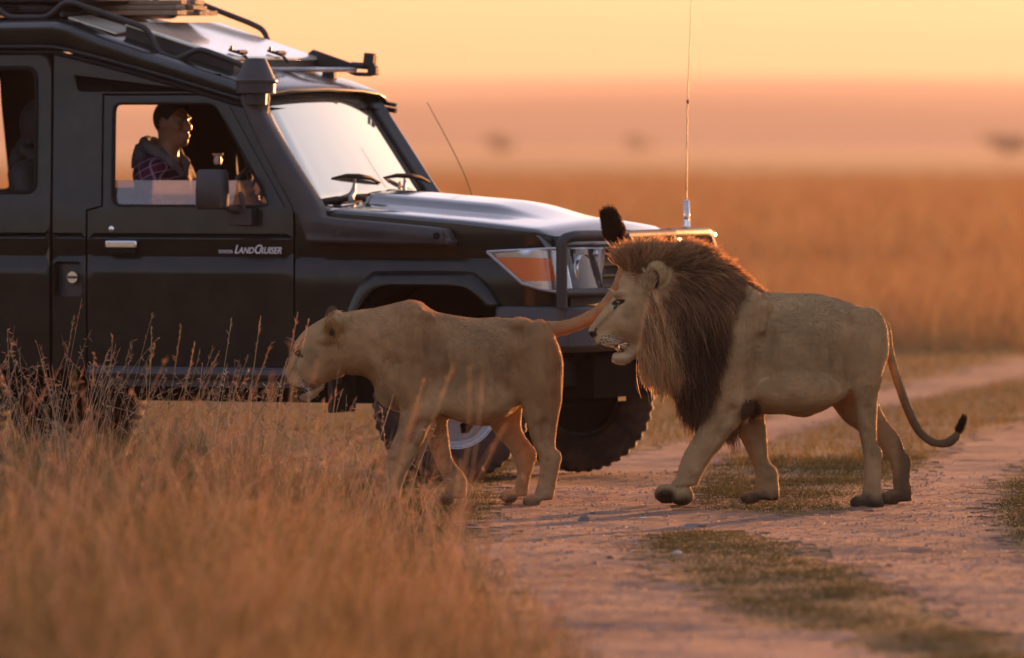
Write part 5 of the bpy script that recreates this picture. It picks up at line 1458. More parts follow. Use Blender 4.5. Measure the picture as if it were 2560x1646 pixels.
    for s in (-1, 1):
        for q in range(12):
            ws.append(((x0+rng.uniform(-.02, .03), s*.072, z0+rng.uniform(-.025, .02)), (rng.uniform(.5, 1.1), s*.45, rng.uniform(-.3, .25)), rng.uniform(.08, .15)))
        for q in range(1):
            x1, z1 = h(372, 575); ws.append(((x1, s*.062, z1), (-.55+rng.uniform(-.2, .2), s*.5, rng.uniform(.4, .9)), rng.uniform(.05, .09)))
    whiskers(root, ws)
    m2 = sstep(hz(985), hz(1030), Z)*(X < hx(470))*(Z > hz(1075))
    fur('chin_tuft', V, Q, N, C, 1500, root, lambda p: np.tile([.15, 0, -1.0], (len(p), 1)), (.010, .024), .0007, .35, np.maximum(m2, 1e-9))
    m3 = sstep(.05, .02, np.hypot(X-b(705, 850)[0], Z-b(705, 850)[1]))*(Z < b(0, 790)[1])
    fur('elbow_fringe', V, Q, N, np.tile([.10, .055, .03], (n, 1)), 1300, root, lambda p: np.tile([.2, 0, -1.0], (len(p), 1)), (.03, .065), .0009, .6, np.maximum(m3, 1e-9))
    me_ = (np.hypot((X-hx(575))/.035, (Z-hz(490))/.045) < 1)*(np.abs(Y) > .10)
    fur('ear_tuft', V, Q, N, np.tile([.46, .33, .18], (n, 1)), 1100, root, lambda p: np.tile([.6, 0, .75], (len(p), 1)), (.02, .045), .0009, .5, np.maximum(me_*1.0, 1e-9))
    x, z = b(1900, 990); tail_tuft(root, (x, .02, z), (.35, 0, .95), .02, .07, (.035, .022, .016), 900)
    return root

def rotY(a): c, s = math.cos(a), math.sin(a); return np.array([[c, 0, s], [0, 1, 0], [-s, 0, c]])
def rotX(a): c, s = math.cos(a), math.sin(a); return np.array([[1, 0, 0], [0, c, -s], [0, s, c]])

def mane_mask(V, hx, hz):
    """1 where long hair grows: crown, cheeks, neck, chest (male)"""
    X, Y, Z = V.T
    a = np.abs(Y)
    # front limit: the face, measured in the side view
    fx = np.interp(Z, [hz(1420), hz(1000), hz(960), hz(880), hz(760), hz(640), hz(560), hz(500), hz(430), hz(330)], [hx(800), hx(500), hx(490), hx(510), hx(520), hx(540), hx(560), hx(470), hx(400), hx(380)])
    bx = np.interp(Z, [hz(1430), hz(1330), hz(1200), hz(1000), hz(800), hz(620), hz(500), hz(400)], [hx(900), hx(925), hx(965), hx(1020), hx(1070), hx(1130), hx(1190), hx(1290)])+.028*vnoise(V, 22, 88)+.015*vnoise(V, 60, 89)
    fx = fx+.010*vnoise(V, 40, 90)
    bx = np.where(a < .07, np.maximum(bx, np.interp(Z, [hz(620), hz(520)], [hx(1150), hx(1420)])), bx)
    return sstep(0, .02, X-fx)*sstep(.02, -.02, X-bx)*(Z > hz(1440))

def cheek_f(p, hx, hz):
    x, y, z = p.T
    bx = np.interp(z, [hz(1180), hz(1080), hz(900), hz(760), hz(640), hz(540)], [hx(700), hx(775), hx(795), hx(760), hx(700), hx(640)])
    return sstep(.02, -.03, x-bx+.012*vnoise(p, 30, 5))*sstep(hz(500), hz(580), z)
def mane_color(p, hx, hz):
    x, y, z = p.T; n = len(p)
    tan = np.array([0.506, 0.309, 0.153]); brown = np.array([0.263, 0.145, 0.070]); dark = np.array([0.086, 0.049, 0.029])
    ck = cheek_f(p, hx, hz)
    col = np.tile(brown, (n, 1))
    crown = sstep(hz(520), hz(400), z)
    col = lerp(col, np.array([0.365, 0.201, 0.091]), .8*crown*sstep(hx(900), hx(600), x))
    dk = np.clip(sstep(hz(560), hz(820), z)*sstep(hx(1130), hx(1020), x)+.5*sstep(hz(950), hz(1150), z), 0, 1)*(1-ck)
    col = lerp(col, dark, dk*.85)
    col = lerp(col, tan*1.35, ck*.92)
    col = lerp(col, np.array([0.304, 0.188, 0.099]), .7*sstep(hx(1040), hx(1130), x)*sstep(hz(420), hz(560), z))
    col = lerp(col, np.array([0.466, 0.309, 0.165]), .8*sstep(hx(660), hx(560), x)*sstep(hz(400), hz(520), z)*sstep(hz(640), hz(560), z))
    return col
def male_mane(root, V, Q, N, mask, hx, hz):
    n = 46000
    p, nn, c = scatter(V, Q, N, V, n, mask**2+1e-9)
    x, y, z = p.T
    up = sstep(hz(500), hz(340), z)                  # crown and crest
    fr = sstep(hx(640), hx(440), x)*up               # fringe stands up and forward
    tdn = sstep(hz(430), hz(700), z)
    chest = sstep(hz(1000), hz(1200), z)
    ck = cheek_f(p, hx, hz)
    def vec(a, b_, c_): return np.stack([np.full(n, a), np.full(n, b_), np.full(n, c_)], 1)
    d = lerp(vec(.95, 0, -.35), vec(.22, 0, -1.0), tdn)
    d = lerp(d, vec(.62, 0, -.80), ck*(1-sstep(hz(900), hz(1050), z)))
    d = lerp(d, vec(.75, 0, .55), up*.85)
    d = lerp(d, vec(-.75, 0, .9), fr)
    d = unit(d)
    lift = .22+.30*rng.random(n)+.45*up+.25*chest
    d0 = unit(d+nn*lift[:, None]+rng.normal(0, .22, (n, 3)))
    L = .075+.035*tdn+.015*ck
    L = L*np.interp(x, [hx(420), hx(560), hx(900), hx(1120), hx(1250), hx(1400)], [1.3, 1.1, 1.1, .80, .62, .45])
    L = np.where((z > hz(640)) & (z < hz(430)) & (x < hx(700)) & (np.abs(y) > .10), L*.55, L)
    L = L*(1-.38*sstep(hz(880), hz(1000), z)*sstep(hx(840), hx(760), x))
    L = L*rng.uniform(.55, 1.35, n)
    stray = rng.random(n) < .10
    L = np.where(stray, L*1.35, L)
    K = 7
    t = np.linspace(0, 1, K)
    droop = (.12+.40*(1-up)*(.3+.7*rng.random(n)))*(1-.9*fr)
    pts = np.zeros((n, K, 3))
    g = np.array([0.10, 0, -1.0])
    wav = rng.normal(0, .009, (n, 3)); ph = rng.random(n)*6.28; fq = rng.uniform(3, 8, n)
    for k in range(K):
        pts[:, k] = p-nn*.006+d0*(L*t[k])[:, None]+g*(droop*L*t[k]**2)[:, None]+wav*(np.sin(t[k]*fq+ph)*t[k])[:, None]
    lead = rng.choice(n, 2400, replace=False)
    best = np.full(n, 1e9); bi = np.zeros(n, int)
    for i0 in range(0, 2400, 50):
        dd = ((p[:, None, :]-p[lead[i0:i0+50]][None])**2).sum(2)
        j = dd.argmin(1); m = dd[np.arange(n), j]
        u = m < best; best[u] = m[u]; bi[u] = lead[i0:i0+50][j[u]]
    cl = (.15+.55*rng.random(n)**1.5)
    for k in range(1, K):
        w = (cl*t[k]**1.3)[:, None]
        tgt = pts[bi, k]+(p-p[bi])*.25
        pts[:, k] = pts[:, k]*(1-w)+tgt*w
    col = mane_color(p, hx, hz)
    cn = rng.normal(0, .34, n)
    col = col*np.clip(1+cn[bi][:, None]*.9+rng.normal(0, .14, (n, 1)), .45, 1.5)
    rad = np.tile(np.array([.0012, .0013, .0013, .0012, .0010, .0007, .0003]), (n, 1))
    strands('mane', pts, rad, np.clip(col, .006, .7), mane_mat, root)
    # tufts: belly fringe behind the elbow, chin beard
    return

# ---------------------------------------------------------------- lioness
def build_female():
    S = 1299.0
    b = lambda x, y: ((x-1200)/S, (1402-y)/S)
    B = lambda *p: [b(x, y) for x, y in p]
    bx = lambda q: b(q, 0)[0]; bz = lambda q: b(0, q)[1]
    root = empty('lioness', (-.2237, 40.05, 0))
    tag(root, 'lioness with lowered head walking through tall grass in front of the vehicle', 'lioness')
    f = Field((-.92, -.40, -.02), (.80, .40, 1.34), .008)
    f.loft(0, B((420, 225), (470, 205), (560, 188), (640, 172), (700, 161), (800, 140), (860, 134), (920, 146), (980, 178), (1030, 205), (1130, 226), (1250, 241), (1380, 246), (1480, 244), (1560, 254), (1620, 267), (1680, 291), (1740, 345), (1780, 412), (1803, 500)),
           B((420, 560), (470, 585), (560, 598), (610, 626), (638, 665), (655, 720), (690, 770), (760, 802), (820, 818), (1040, 846), (1150, 880), (1250, 905), (1340, 905), (1420, 872), (1500, 822), (1545, 775), (1600, 740), (1700, 690), (1803, 560)),
           [(bx(420), .115), (bx(560), .135), (bx(680), .16), (bx(800), .18), (bx(950), .19), (bx(1150), .215), (bx(1300), .222), (bx(1450), .195), (bx(1580), .18), (bx(1700), .155), (bx(1780), .09), (bx(1803), .04)], k=0, e=2.1)
    for s in (-1, 1):
        x, z = b(885, 400); f.ell((x, s*.150, z), (.080, .078, .20), .045)
        x, z = b(870, 200); f.ell((x, s*.07, z), (.06, .05, .045), .05)
        x, z = b(865, 640); f.ell((x, s*.15, z), (.085, .070, .105), .045)
        x, z = b(985, 790); f.ell((x, s*.165, z), (.03, .035, .045), .03)
        x, z = b(1660, 420); f.ell((x, s*.140, z), (.085, .080, .13), .045)
        x, z = b(1545, 275); f.ell((x, s*.115, z), (.05, .045, .03), .03)
        x, z = b(1675, 600); f.ell((x, s*.145, z), (.075, .072, .13), .045)
        f.limb([(bx(985), s*.15, bz(230)), (bx(1010), s*.175, bz(520)), (bx(1030), s*.17, bz(760))], [.022, .016, .012], .04)
    for s in (-1, 1):
        f.limb([(bx(1005), s*.185, bz(260)), (bx(1030), s*.213, bz(420)), (bx(1042), s*.218, bz(600)), (bx(1040), s*.20, bz(780))], [.018, .030, .034, .02], .05, sub=True)
        f.limb([(bx(1545), s*.215, bz(330)), (bx(1530), s*.222, bz(520)), (bx(1545), s*.205, bz(700))], [.024, .036, .032], .055, sub=True)
        f.limb([(bx(640), s*.165, bz(420)), (bx(740), s*.19, bz(520)), (bx(760), s*.19, bz(680))], [.012, .018, .014], .05, sub=True)
        f.ell((bx(1250), s*.13, bz(740)), (.19, .10, .10), .06)
        for q in range(4): f.limb([(bx(1110+q*75), s*.192, bz(430)), (bx(1150+q*75), s*.202, bz(720))], [.016, .014], .03)
    # near fore
    f.loft(2, B((800, 560), (800, 810), (790, 880), (765, 960), (737, 1040), (716, 1120), (702, 1200), (692, 1280), (688, 1345)),
           B((1025, 560), (1032, 800), (1008, 860), (985, 900), (950, 980), (900, 1080), (850, 1170), (822, 1240), (800, 1300), (795, 1345)),
           [(bz(1345), .042, -.13), (bz(1240), .042, -.13), (bz(1120), .05, -.13), (bz(980), .062, -.13), (bz(820), .08, -.12), (bz(600), .09, -.10)], k=.045)
    for j in range(4):
        x, z = b(688-(8 if j in (1, 2) else 0), 1362); f.ell((x, -.13+(j-1.5)*.024, z), (0.045, .0160, 0.032), .006)
    # far fore
    f.loft(2, B((890, 700), (905, 830), (945, 950), (985, 1080), (1020, 1160), (1060, 1240), (1085, 1310), (1080, 1360)),
           B((1075, 700), (1085, 880), (1100, 1020), (1116, 1110), (1150, 1165), (1190, 1215), (1208, 1270), (1200, 1360)),
           [(bz(1360), .042, .13), (bz(1240), .042, .13), (bz(1110), .044, .13), (bz(980), .058, .12), (bz(820), .075, .11)], k=.045)
    for j in range(4):
        x, z = b(1075-(8 if j in (1, 2) else 0), 1372); f.ell((x, .13+(j-1.5)*.024, z), (0.045, .0160, 0.030), .006)
    # near hind
    f.loft(2, B((1470, 420), (1490, 520), (1515, 640), (1553, 740), (1562, 830), (1585, 900), (1613, 990), (1641, 1060), (1660, 1120), (1657, 1190), (1650, 1260), (1632, 1320), (1612, 1365)),
           B((1780, 420), (1803, 500), (1804, 600), (1797, 720), (1780, 850), (1763, 950), (1758, 1030), (1780, 1090), (1784, 1150), (1772, 1230), (1756, 1310), (1745, 1365)),
           [(bz(1365), .045, -.12), (bz(1250), .034, -.12), (bz(1110), .04, -.12), (bz(980), .05, -.12), (bz(850), .062, -.12), (bz(700), .078, -.118), (bz(500), .08, -.105)], k=.05)
    for j in range(4):
        x, z = b(1616-(9 if j in (1, 2) else 0), 1372); f.ell((x, -.12+(j-1.5)*.025, z), (0.041, .0160, 0.034), .006)
    # far hind
    f.loft(2, B((1290, 740), (1350, 890), (1400, 980), (1465, 1055), (1500, 1120), (1520, 1200), (1512, 1280), (1480, 1350)),
           B((1560, 740), (1548, 900), (1572, 980), (1606, 1030), (1633, 1100), (1623, 1180), (1603, 1260), (1590, 1350)),
           [(bz(1350), .044, .12), (bz(1250), .034, .12), (bz(1110), .04, .12), (bz(980), .052, .12), (bz(850), .066, .115), (bz(740), .075, .11)], k=.045)
    for j in range(4):
        x, z = b(1475-(9 if j in (1, 2) else 0), 1352); f.ell((x, .12+(j-1.5)*.025, z), (0.041, .0160, 0.032), .006)
    for y_, P_ in ((-.192, ((920, 880), (860, 1000), (780, 1170))), (-.172, ((1690, 880), (1690, 1000), (1712, 1120), (1705, 1260))), (.18, ((1010, 940), (1050, 1080), (1110, 1220))), (.178, ((1480, 940), (1540, 1060), (1570, 1150)))):
        f.limb([(b(*q)[0], y_, b(*q)[1]) for q in P_], [.012]*len(P_), .03, sub=True)
    for y_, q in ((-.12, (1770, 1100)), (.12, (1618, 1090))):
        f.ell((b(*q)[0], y_, b(*q)[1]), (.018, .028, .03), .02)
    # tail, lifted behind
    tn = [(1350, 828, 0), (1385, 826, 0), (1430, 815, .0), (1480, 793, .01), (1525, 752, .04), (1553, 700, .06), (1560, 655, .06), (1553, 622, .06), (1542, 596, .05)]
    tl = [((q[0]-680)*2.484, (q[1]-700)*2.484, q[2]) for q in tn]
    tl = [(*b(q[0], q[1])[:1], q[2], b(q[0], q[1])[1]) for q in tl]
    tp = np.array([tuple(p) for p in smooth_path(tl, 5)])
    f.limb(tp, np.interp(np.linspace(0, 1, len(tp)), [0, .12, .4, .8, 1], [.036, .029, .022, .018, .015]), .02)
    # head
    f.loft(0, B((66, 606), (72, 590), (80, 568), (98, 530), (120, 470), (134, 404), (150, 380), (180, 341), (220, 302), (280, 263), (340, 232), (440, 208)),
           B((66, 618), (72, 632), (80, 642), (105, 656), (140, 684), (170, 690), (200, 678), (250, 672), (300, 660), (350, 632), (440, 598)),
           [(bx(66), .018), (bx(74), .03), (bx(98), .046), (bx(125), .055), (bx(160), .068), (bx(200), .088), (bx(250), .105), (bx(320), .118), (bx(440), .115)], k=.025, e=2.1)
    f.loft(0, B((178, 704), (186, 690), (215, 686), (260, 680), (320, 640)),
           B((178, 716), (186, 730), (215, 738), (258, 722), (320, 684)),
           [(bx(178), .016), (bx(190), .028), (bx(220), .036), (bx(260), .044), (bx(320), .07)], k=.008)
    for s in (-1, 1):
        x, z = b(150, 625); f.ell((x, s*.036, z), (.042, .03, .036), .018)
        x, z = b(255, 540); f.ell((x, s*.072, z), (.06, .038, .065), .035)
        x, z = b(165, 425); f.ell((x, s*.062, z), (.03, .02, .018), .02)
        x, z = b(163, 458); f.ell((x, s*.084, z), (.018, .018, .008), .008, sub=True)
    x, z = b(208, 688); f.ell((x, 0, z), (.028, .1, .010), .006, rot=rotY(-.35), sub=True)
    # ears
    R = rotY(.42) @ rotX(.40)
    x, z = b(378, 300); f.ell((x, -.112, z), (.048, .024, .072), .010, rot=R)
    x, z = b(400, 240); f.ell((x, -.098, z), (.036, .026, .042), .014, rot=R)
    x, z = b(356, 330); f.ell((x-.004, -.136, z), (.022, .020, .046), .010, rot=R, sub=True)
    x, z = b(330, 372); f.ell((x, -.112, z), (.040, .02, .02), .02)
    x, z = b(366, 222); f.ell((x, .085, z), (.030, .025, .05), .012, rot=rotY(.3) @ rotX(-.4))
    V, Q, N = f.mesh(2)
    V = V+N*((.0060*vnoise(V*[1, .6, .40], 26, 83)+.0030*vnoise(V*[1, 1, .5], 55, 84))*sstep(bx(330), bx(480), V[:, 0]))[:, None]
    n = len(V); X, Y, Z = V.T
    C = np.tile(np.array([0.333, 0.208, 0.103]), (n, 1))
    C = lerp(C, np.array([0.317, 0.188, 0.089]), .6*sstep(.72, .95, Z)*sstep(-.4, -.2, X))
    C = lerp(C, np.array([0.272, 0.160, 0.077]), .5*sstep(.1, .8, vnoise(V*[1, .5, 1], 9, 11)))
    C = lerp(C, np.array([0.476, 0.341, 0.195]), .8*sstep(.60, .42, Z+.05*vnoise(V, 9, 8))*sstep(-.3, -.1, X)*sstep(.32, .2, X))
    C = lerp(C, np.array([0.543, 0.425, 0.263]), .85*sstep(.62, .50, Z)*sstep(bx(800), bx(690), X)*sstep(bx(590), bx(640), X)*(Z > .42))
    C = lerp(C, np.array([0.415, 0.284, 0.155]), .7*sstep(.38, .15, Z))
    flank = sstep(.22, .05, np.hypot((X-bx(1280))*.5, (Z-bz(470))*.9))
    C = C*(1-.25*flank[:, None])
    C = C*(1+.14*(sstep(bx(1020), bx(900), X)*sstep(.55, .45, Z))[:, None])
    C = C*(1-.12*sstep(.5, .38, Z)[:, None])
    # darker ring round the thigh, leg spots
    C = lerp(C, np.array([0.250, 0.142, 0.065]), .6*sstep(.09, .04, np.abs(np.hypot(X-bx(1660), (Z-bz(520))*.8)-.11))*sstep(.42, .60, Z))
    sp = sstep(.35, .6, vnoise(V, 75, 21))*sstep(.36, .30, Z)*(Z > .1)
    C = lerp(C, np.array([0.204, 0.121, 0.057]), .6*sp)
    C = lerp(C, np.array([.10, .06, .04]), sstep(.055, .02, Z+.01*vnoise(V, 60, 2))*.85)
    head = sstep(bx(330), bx(250), X)
    C = lerp(C, np.array([0.369, 0.241, 0.123]), head*.8)
    C = lerp(C, np.array([0.468, 0.348, 0.201]), .7*sstep(.06, .02, np.hypot(X-bx(160), Z-bz(640)))*head)
    C = lerp(C, np.array([0.528, 0.440, 0.286]), sstep(bz(688), bz(706), Z)*(X < bx(300))*.95)
    C = lerp(C, np.array([0.408, 0.298, 0.167]), .6*sstep(bz(560), bz(640), Z)*sstep(bx(500), bx(300), X)*(X > bx(200)))
    mo = sstep(1.3, .9, np.hypot((X-bx(208))/.034, (Z-bz(686)-(X-bx(208))*.36)/.013))
    C = lerp(C, np.array([.02, .012, .011]), mo)
    C = lerp(C, np.array([0.183, 0.080, 0.039]), sstep(.022, .012, np.hypot(X-bx(243), Z-bz(668)))*(1-mo))
    for q in range(4):
        on = sstep(.004, .0018, np.abs(Z-bz(604+q*18)-(X-bx(150))*-.5))*sstep(0, .5, np.sin((X-bx(150))*2*np.pi/.015+q*1.3))*(X > bx(110))*(X < bx(205))*head
        C = lerp(C, np.array([.07, .04, .03]), .8*on)
    ey = np.hypot((X-bx(163))/.023, (Z-bz(460)+(X-bx(163))*.45)/.0105)
    C = lerp(C, np.array([.015, .01, .009]), sstep(1.35, .95, ey)*(np.abs(Y) > .045))
    C = lerp(C, np.array([0.423, 0.320, 0.177]), .7*sstep(.016, .007, np.hypot(X-bx(145), Z-bz(478))))
    C = C*(1-.30*sstep(1.0, .4, np.hypot((X-bx(250))/.055, (Z-bz(480))/.06))[:, None])  # painted shade on the cheek
    C = C*(1-.35*(sstep(.016, .005, np.abs((Z-bz(530))-(X-bx(140))*2.2))*(X > bx(98))*(X < bx(185))*(np.abs(Y) > .03)*sstep(bz(610), bz(570), Z))[:, None])  # painted shading line beside the nose bridge
    lip2 = sstep(.008, .004, np.abs(Z-bz(655)+(X-bx(110))*.36*1.0))*(X > bx(100))*(X < bx(190))*(np.abs(Y) > .02)
    C = lerp(C, np.array([.04, .024, .02]), .8*lip2)
    ns = sstep(1.15, .85, np.hypot((X-bx(76))/.014, (Z-bz(614))/.02))
    C = lerp(C, np.array([.022, .014, .013]), ns)
    ear = np.abs(Y) > .09
    el = (X > bx(330)) & (X < bx(450)) & (Z > bz(400)) & ear
    C = lerp(C, np.array([0.355, 0.220, 0.086]), el*.8)
    C = lerp(C, np.array([0.272, 0.142, 0.046]), .8*el*sstep(.05, .02, np.abs((X-bx(345))*.8+(Z-bz(330))*.35)))
    C = lerp(C, np.array([.03, .02, .014]), sstep(1.1, .7, np.hypot((X-bx(374))/.016, (Z-bz(322))/.022))*(Y < -.10)*.95)
    C = lerp(C, np.array([0.468, 0.355, 0.205]), .8*(Y < -.08)*sstep(1.2, .8, np.hypot((X-bx(425))/.028, (Z-bz(215))/.035)))
    C = lerp(C, np.array([.06, .035, .025]), .9*(Y > .06)*sstep(bz(250), bz(215), Z)*(X < bx(430))*(X > bx(320)))
    tcol = sstep(bx(1700), bx(1760), X)*(Z > .78)
    C = lerp(C, np.array([0.317, 0.195, 0.094]), tcol)
    C = C*np.clip(1+.15*vnoise(V*[.8, 1, 1.3], 21, 94)+.13*vnoise(V*[.7, 1, 1.5], 47, 95)+.12*vnoise(V*[.6, 1, 1.6], 96, 96), .5, 1.5)[:, None]*np.array([.92, .86, .78])
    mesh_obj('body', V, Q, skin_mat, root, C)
    flow = lambda p: np.stack([np.full(len(p), 1.0), np.zeros(len(p)), np.where(p[:, 2] < .45, -1.6, -.4)], 1)
    w = np.where(X < bx(420), 1.6, 1.0)*(1-mo)*(1-ns)*(1-sstep(1.3, 1.1, ey)*(np.abs(Y) > .045))
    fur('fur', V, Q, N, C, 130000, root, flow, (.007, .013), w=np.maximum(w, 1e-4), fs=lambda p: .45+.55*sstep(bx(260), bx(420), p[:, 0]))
    # white chin and breast fringe, ear hair
    m2 = (sstep(bz(695), bz(725), Z)*(X < bx(300))+.5*sstep(.62, .50, Z)*sstep(bx(800), bx(690), X)*sstep(bx(590), bx(640), X)*(Z > .42)+.10*el*(Y < 0))
    fur('fringe', V, Q, N, C, 5000, root, lambda p: np.tile([.35, 0, -1.0], (len(p), 1)), (.012, .028), .0007, .45, np.maximum(m2, 1e-7))
    for s in (-1, 1):
        x, z = b(163, 458); eye_set(root, (x, s*.0655, z), .0100, (-.82, s*.52, -.5))
    nb = MB(); xn, zn = b(80, 612)
    M = Matrix.Translation((xn+.003, 0, zn)) @ Matrix.Diagonal((.0115, .022, .0145, 1))
    nb.lathe([(max(math.sin(a), 1e-3), math.cos(a)) for a in np.linspace(0, math.pi, 10)], M, 18)
    nb.build('nose', nose_mat, root, angle=180)
    ws = []
    x0, z0 = b(155, 625)
    for s in (-1, 1):
        for q in range(11):
            ws.append(((x0+rng.uniform(-.02, .03), s*.06, z0+rng.uniform(-.025, .02)), (rng.uniform(.3, 1.0), s*.45, rng.uniform(-.9, .1)), rng.uniform(.07, .12)))
        for q in range(1):
            x1, z1 = b(148, 390); ws.append(((x1, s*.055, z1), (-.6+rng.uniform(-.3, .2), s*.5, rng.uniform(.1, .7)), rng.uniform(.04, .07)))
    whiskers(root, ws)
    tail_tuft(root, tp[-1]+np.array([-.008, 0, .02]), (-.30, -.05, .95), .15, .105, (.045, .022, .014), 4200)
    return root

build_male()
build_female()

# ================================================================ people in the vehicle
def skin_color(name, c):
    return pmat(name, c, .45, spec=.35, var=.12, scale=40, bump=.05, bscale=300)
skin_p = skin_color('dark_skin', (.20, .105, .065))
hair_p = pmat('black_hair', (.008, .007, .007), .8, bump=.5, bscale=500)
hood_p = pmat('grey_hoodie', (.075, .07, .075), .9, var=.12, scale=60, bump=.3, bscale=200)
jacket_p = pmat('dark_jacket', (.016, .014, .015), .8, var=.2, scale=20, bump=.3, bscale=60)
trouser_p = pmat('dark_trousers', (.02, .02, .025), .9, bump=.2)
white_p = pmat('eye_white', (.16, .14, .13), .25)

def plaid():
    m, n, l, b, out = new_mat('plaid_flannel')
    tc = n.new('ShaderNodeTexCoord'); mp = n.new('ShaderNodeMapping'); l.new(tc.outputs['Object'], mp.inputs[0]); mp.inputs['Rotation'].default_value = (0, .55, .35)
    sp = n.new('ShaderNodeSeparateXYZ'); l.new(mp.outputs[0], sp.inputs[0])
    def band(out_, period, width):
        a = n.new('ShaderNodeMath'); a.operation = 'DIVIDE'; a.inputs[1].default_value = period; l.new(out_, a.inputs[0])
        f = n.new('ShaderNodeMath'); f.operation = 'FRACT'; l.new(a.outputs[0], f.inputs[0])
        c = n.new('ShaderNodeMath'); c.operation = 'LESS_THAN'; c.inputs[1].default_value = width; l.new(f.outputs[0], c.inputs[0])
        return c.outputs[0]
    def mix(fac, base, col, amt):
        k = n.new('ShaderNodeMath'); k.operation = 'MULTIPLY'; k.inputs[1].default_value = amt; l.new(fac, k.inputs[0])
        m_ = n.new('ShaderNodeMix'); m_.data_type = 'RGBA'; m_.inputs[7].default_value = (*col, 1); l.new(k.outputs[0], m_.inputs[0])
        if isinstance(base, tuple): m_.inputs[6].default_value = (*base, 1)
        else: l.new(base, m_.inputs[6])
        return m_.outputs[2]
    c = mix(band(sp.outputs[2], .085, .5), (.075, .010, .024), (.022, .007, .018), .8)
    c = mix(band(sp.outputs[0], .085, .5), c, (.030, .008, .022), .6)
    c = mix(band(sp.outputs[2], .0425, .10), c, (.20, .155, .23), .8)
    c = mix(band(sp.outputs[0], .0425, .10), c, (.20, .155, .23), .6)
    l.new(c, b.inputs['Base Color']); b.inputs['Roughness'].default_value = .9; b.inputs['Specular IOR Level'].default_value = .15
    return m
plaid_m = plaid()

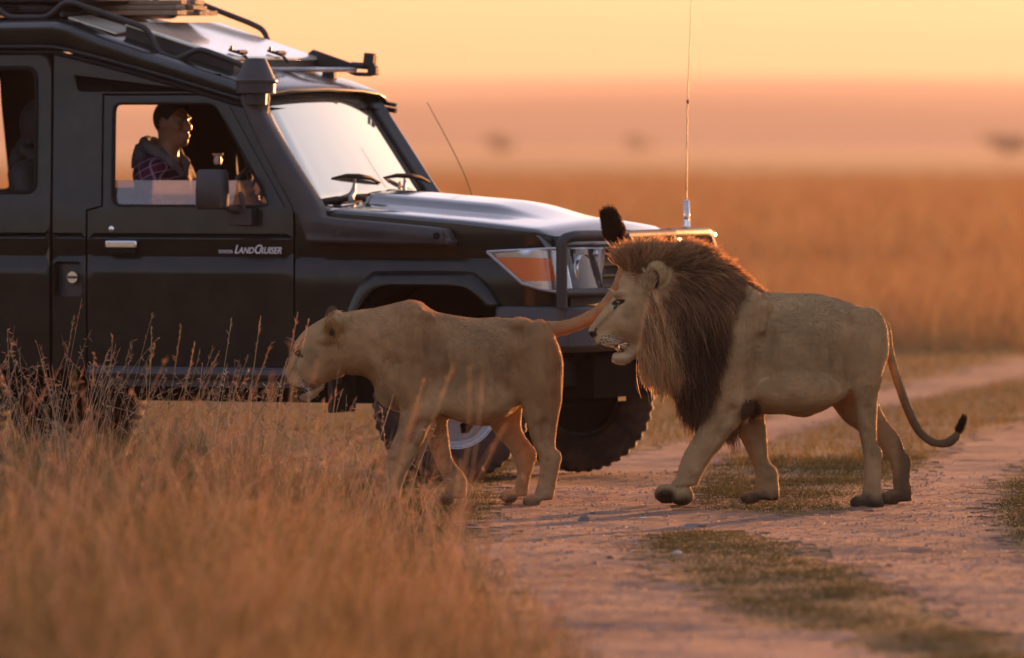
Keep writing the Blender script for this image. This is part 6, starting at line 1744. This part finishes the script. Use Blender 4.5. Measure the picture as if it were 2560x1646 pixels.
def person(label, loc, hood_up=False, turn=0.0, clothes=None, collar=None, hands=True):
    """seated figure, origin on the seat under the hips, facing +x"""
    root = on_car('person', label, 'person', loc)
    f = Field((-.30, -.34, -.48), (.62, .34, .98), .0065)
    T = np.array
    # head: origin of the skull at (0.03, 0, .83)
    hx, hz = .03, .835
    f.ell((hx-.012, 0, hz+.018), (.098, .076, .098), .0)
    f.ell((hx+.035, 0, hz-.045), (.055, .050, .078), .03)
    f.ell((hx+.052, 0, hz-.100), (.030, .032, .022), .03)                 # chin
    f.limb([(hx+.083, 0, hz+.012), (hx+.108, 0, hz-.032)], [.010, .014], .014)    # nose
    for s in (-1, 1):
        f.ell((hx+.098, s*.014, hz-.036), (.010, .010, .009), .008)
        f.ell((hx+.078, s*.032, hz+.022), (.011, .022, .008), .016)        # brow
        f.ell((hx+.060, s*.048, hz-.022), (.024, .018, .020), .02)         # cheek bone
        f.ell((hx+.086, s*.033, hz+.003), (.014, .017, .010), .008, sub=True)
        f.ell((hx-.012, s*.079, hz-.008), (.020, .010, .032), .008)        # ear
    f.ell((hx+.090, 0, hz-.064), (.014, .024, .008), .006)
    f.ell((hx+.088, 0, hz-.077), (.013, .021, .008), .006)
    f.limb([(-.015, 0, .60), (.005, 0, .76)], [.062, .056], .03)             # neck
    # trunk
    f.limb([(-.02, 0, .05), (-.045, 0, .30), (-.035, 0, .50)], [.135, .125, .125], .05, ys=1.25)
    f.limb([(-.03, -.14, .575), (-.03, .14, .575)], [.066, .066], .06)
    sh = {}
    for s in (-1, 1):
        elb = (.10, s*.27, .30) if s < 0 else (.12, s*.26, .29); wr = (.36, s*.17, .40) if hands else (.30, s*.12, .14)
        f.limb([(-.03, s*.185, .555), elb, wr], [.058, .043, .030], .03)
        f.limb([(.02, s*.09, .06), (.42, s*.14, .10), (.50, s*.14, -.34)], [.085, .065, .045], .04)
        f.limb([(.50, s*.14, -.38), (.60, s*.15, -.42)], [.042, .035], .02)
        # hand: palm, four fingers of different length curled round the wheel, thumb
        w = T(wr); d = unit(T([.8, -s*.25, .18])); e = T([0, 0, 1.0]); g = np.cross(d, e)
        palm = w+d*.045
        f.ell(palm, (.042, .020, .036), .015)
        for q, L in enumerate((.062, .072, .066, .050)):
            b0 = w+d*.078+e*(.030-.020*q)
            b1 = b0+d*L*.45+g*s*.006; b2 = b1+(d*.25-g*s*-.0+T([0, -s*.9, 0]))*L*.35; b3 = b2+(T([-.55, -s*.6, 0]))*L*.3
            f.limb([b0-d*.03, b0, b1, b2, b3], [.010, .0095, .009, .0085, .0075], .005)
        t0 = w+d*.030+e*.028; t1 = t0+d*.018+e*.028+T([0, -s*.012, 0]); t2 = t1+d*.026+e*.006+T([0, -s*.016, 0])
        f.limb([t0, t1, t2], [.013, .011, .009], .006)
    V, Q, N = f.mesh(1)
    # turn of the head about the neck
    wgt = sstep(.66, .78, V[:, 2])[:, None]
    c, s_ = math.cos(turn), math.sin(turn)
    Vr = V.copy(); Vr[:, 0] = c*V[:, 0]-s_*V[:, 1]; Vr[:, 1] = s_*V[:, 0]+c*V[:, 1]
    V = V*(1-wgt)+Vr*wgt
    mesh_obj('body', V, Q, skin_p, root)
    hr = Matrix.Rotation(turn, 4, 'Z')
    # hair cap
    h = Field((-.14, -.12, .76), (.16, .12, .98), .006)
    h.ell((hx-.018, 0, hz+.024), (.099, .078, .100), 0)
    h.ell((hx+.105, 0, hz-.055), (.075, .12, .105), .012, sub=True)
    h.ell((hx+.0, 0, hz-.125), (.16, .12, .085), .012, sub=True)
    v, q, _ = h.mesh(1); v = np.array([tuple(hr @ Vector(p)) for p in v]) if turn else v
    if not hood_up: mesh_obj('hair', v, q, hair_p, root)
    for s in (-1, 1):
        b = MB(); M = hr @ Matrix.Translation((hx+.073, s*.033, hz+.002))
        b.lathe([(max(.0098*math.sin(a), 1e-4), .0098*math.cos(a)) for a in np.linspace(0, math.pi, 9)], M @ Matrix.Rotation(math.pi/2, 4, 'Y'), 12); b.build('eye', white_p, root, angle=180)
        b = MB(); b.lathe([(1e-4, .0103), (.0045, .0092)], M @ Matrix.Rotation(math.pi/2, 4, 'Y'), 10); b.build('pupil', pupil_mat, root)
    # shirt
    g = Field((-.30, -.36, -.02), (.36, .36, .80), .008)
    g.limb([(-.02, 0, .07), (-.045, 0, .30), (-.035, 0, .50)], [.152, .142, .140], .05, ys=1.25)
    g.limb([(-.03, -.14, .58), (-.03, .14, .58)], [.084, .084], .06)
    for s in (-1, 1):
        elb = (.10, s*.27, .30) if s < 0 else (.12, s*.26, .29); wr = (.33, s*.18, .385) if hands else (.28, s*.13, .15)
        g.limb([(-.03, s*.185, .56), elb, wr], [.075, .060, .045], .03)
    for q in range(7):
        a = q*.9; g.limb([(.09, .1*math.sin(a), .15+.05*q), (.03, -.24, .12+.055*q)], [.006, .004], .02)
    v, q, _ = g.mesh(1); mesh_obj('shirt', v, q, clothes, root)
    # hood or collar
    g = Field((-.26, -.22, .50), (.20, .22, 1.0), .007)
    g.ell((-.125, 0, .655), (.060, .118, .085), .03, rot=rotY(.25))
    g.ell((-.145, .03, .60), (.045, .09, .05), .04)
    g.limb([(-.075, -.095, .715), (-.115, -.05, .735), (-.125, 0, .738), (-.115, .05, .735), (-.075, .095, .715)], [.022, .024, .026, .024, .022], .02)
    for s in (-1, 1): g.limb([(-.075, s*.095, .71), (-.01, s*.105, .675), (.055, s*.07, .625), (.085, s*.022, .565)], [.030, .030, .026, .020], .03)
    for q in range(5): g.limb([(-.17, -.09+.045*q, .60), (-.15, -.08+.04*q, .72)], [.006, .005], .02)
    if hood_up:
        g.ell((hx-.035, 0, hz+.02), (.135, .115, .135), .05)
        g.ell((hx+.10, 0, hz-.02), (.085, .075, .10), .02, sub=True)
    g.ell((-.0, 0, .84), (.078, .068, .15), .012, sub=True)
    v, q, _ = g.mesh(1); mesh_obj('hood', v, q, collar, root)
    g = Field((-.24, -.34, -.42), (.64, .34, .22), .011)
    g.limb([(-.03, -.08, .05), (-.03, .08, .05)], [.135, .135], .04)
    for s in (-1, 1): g.limb([(.02, s*.09, .06), (.42, s*.14, .10), (.50, s*.14, -.33)], [.10, .080, .060], .04)
    v, q, _ = g.mesh(1); mesh_obj('trousers', v, q, trouser_p, root)
    return root
person('driver in a grey hoodie and purple plaid shirt behind the open window', (-1.815, -.40, 1.004), False, D2R(-10), plaid_m, hood_p)
person('passenger in a dark jacket with the hood up behind the rear window', (-2.60, -.30, .985), True, D2R(25), jacket_p, jacket_p, False)
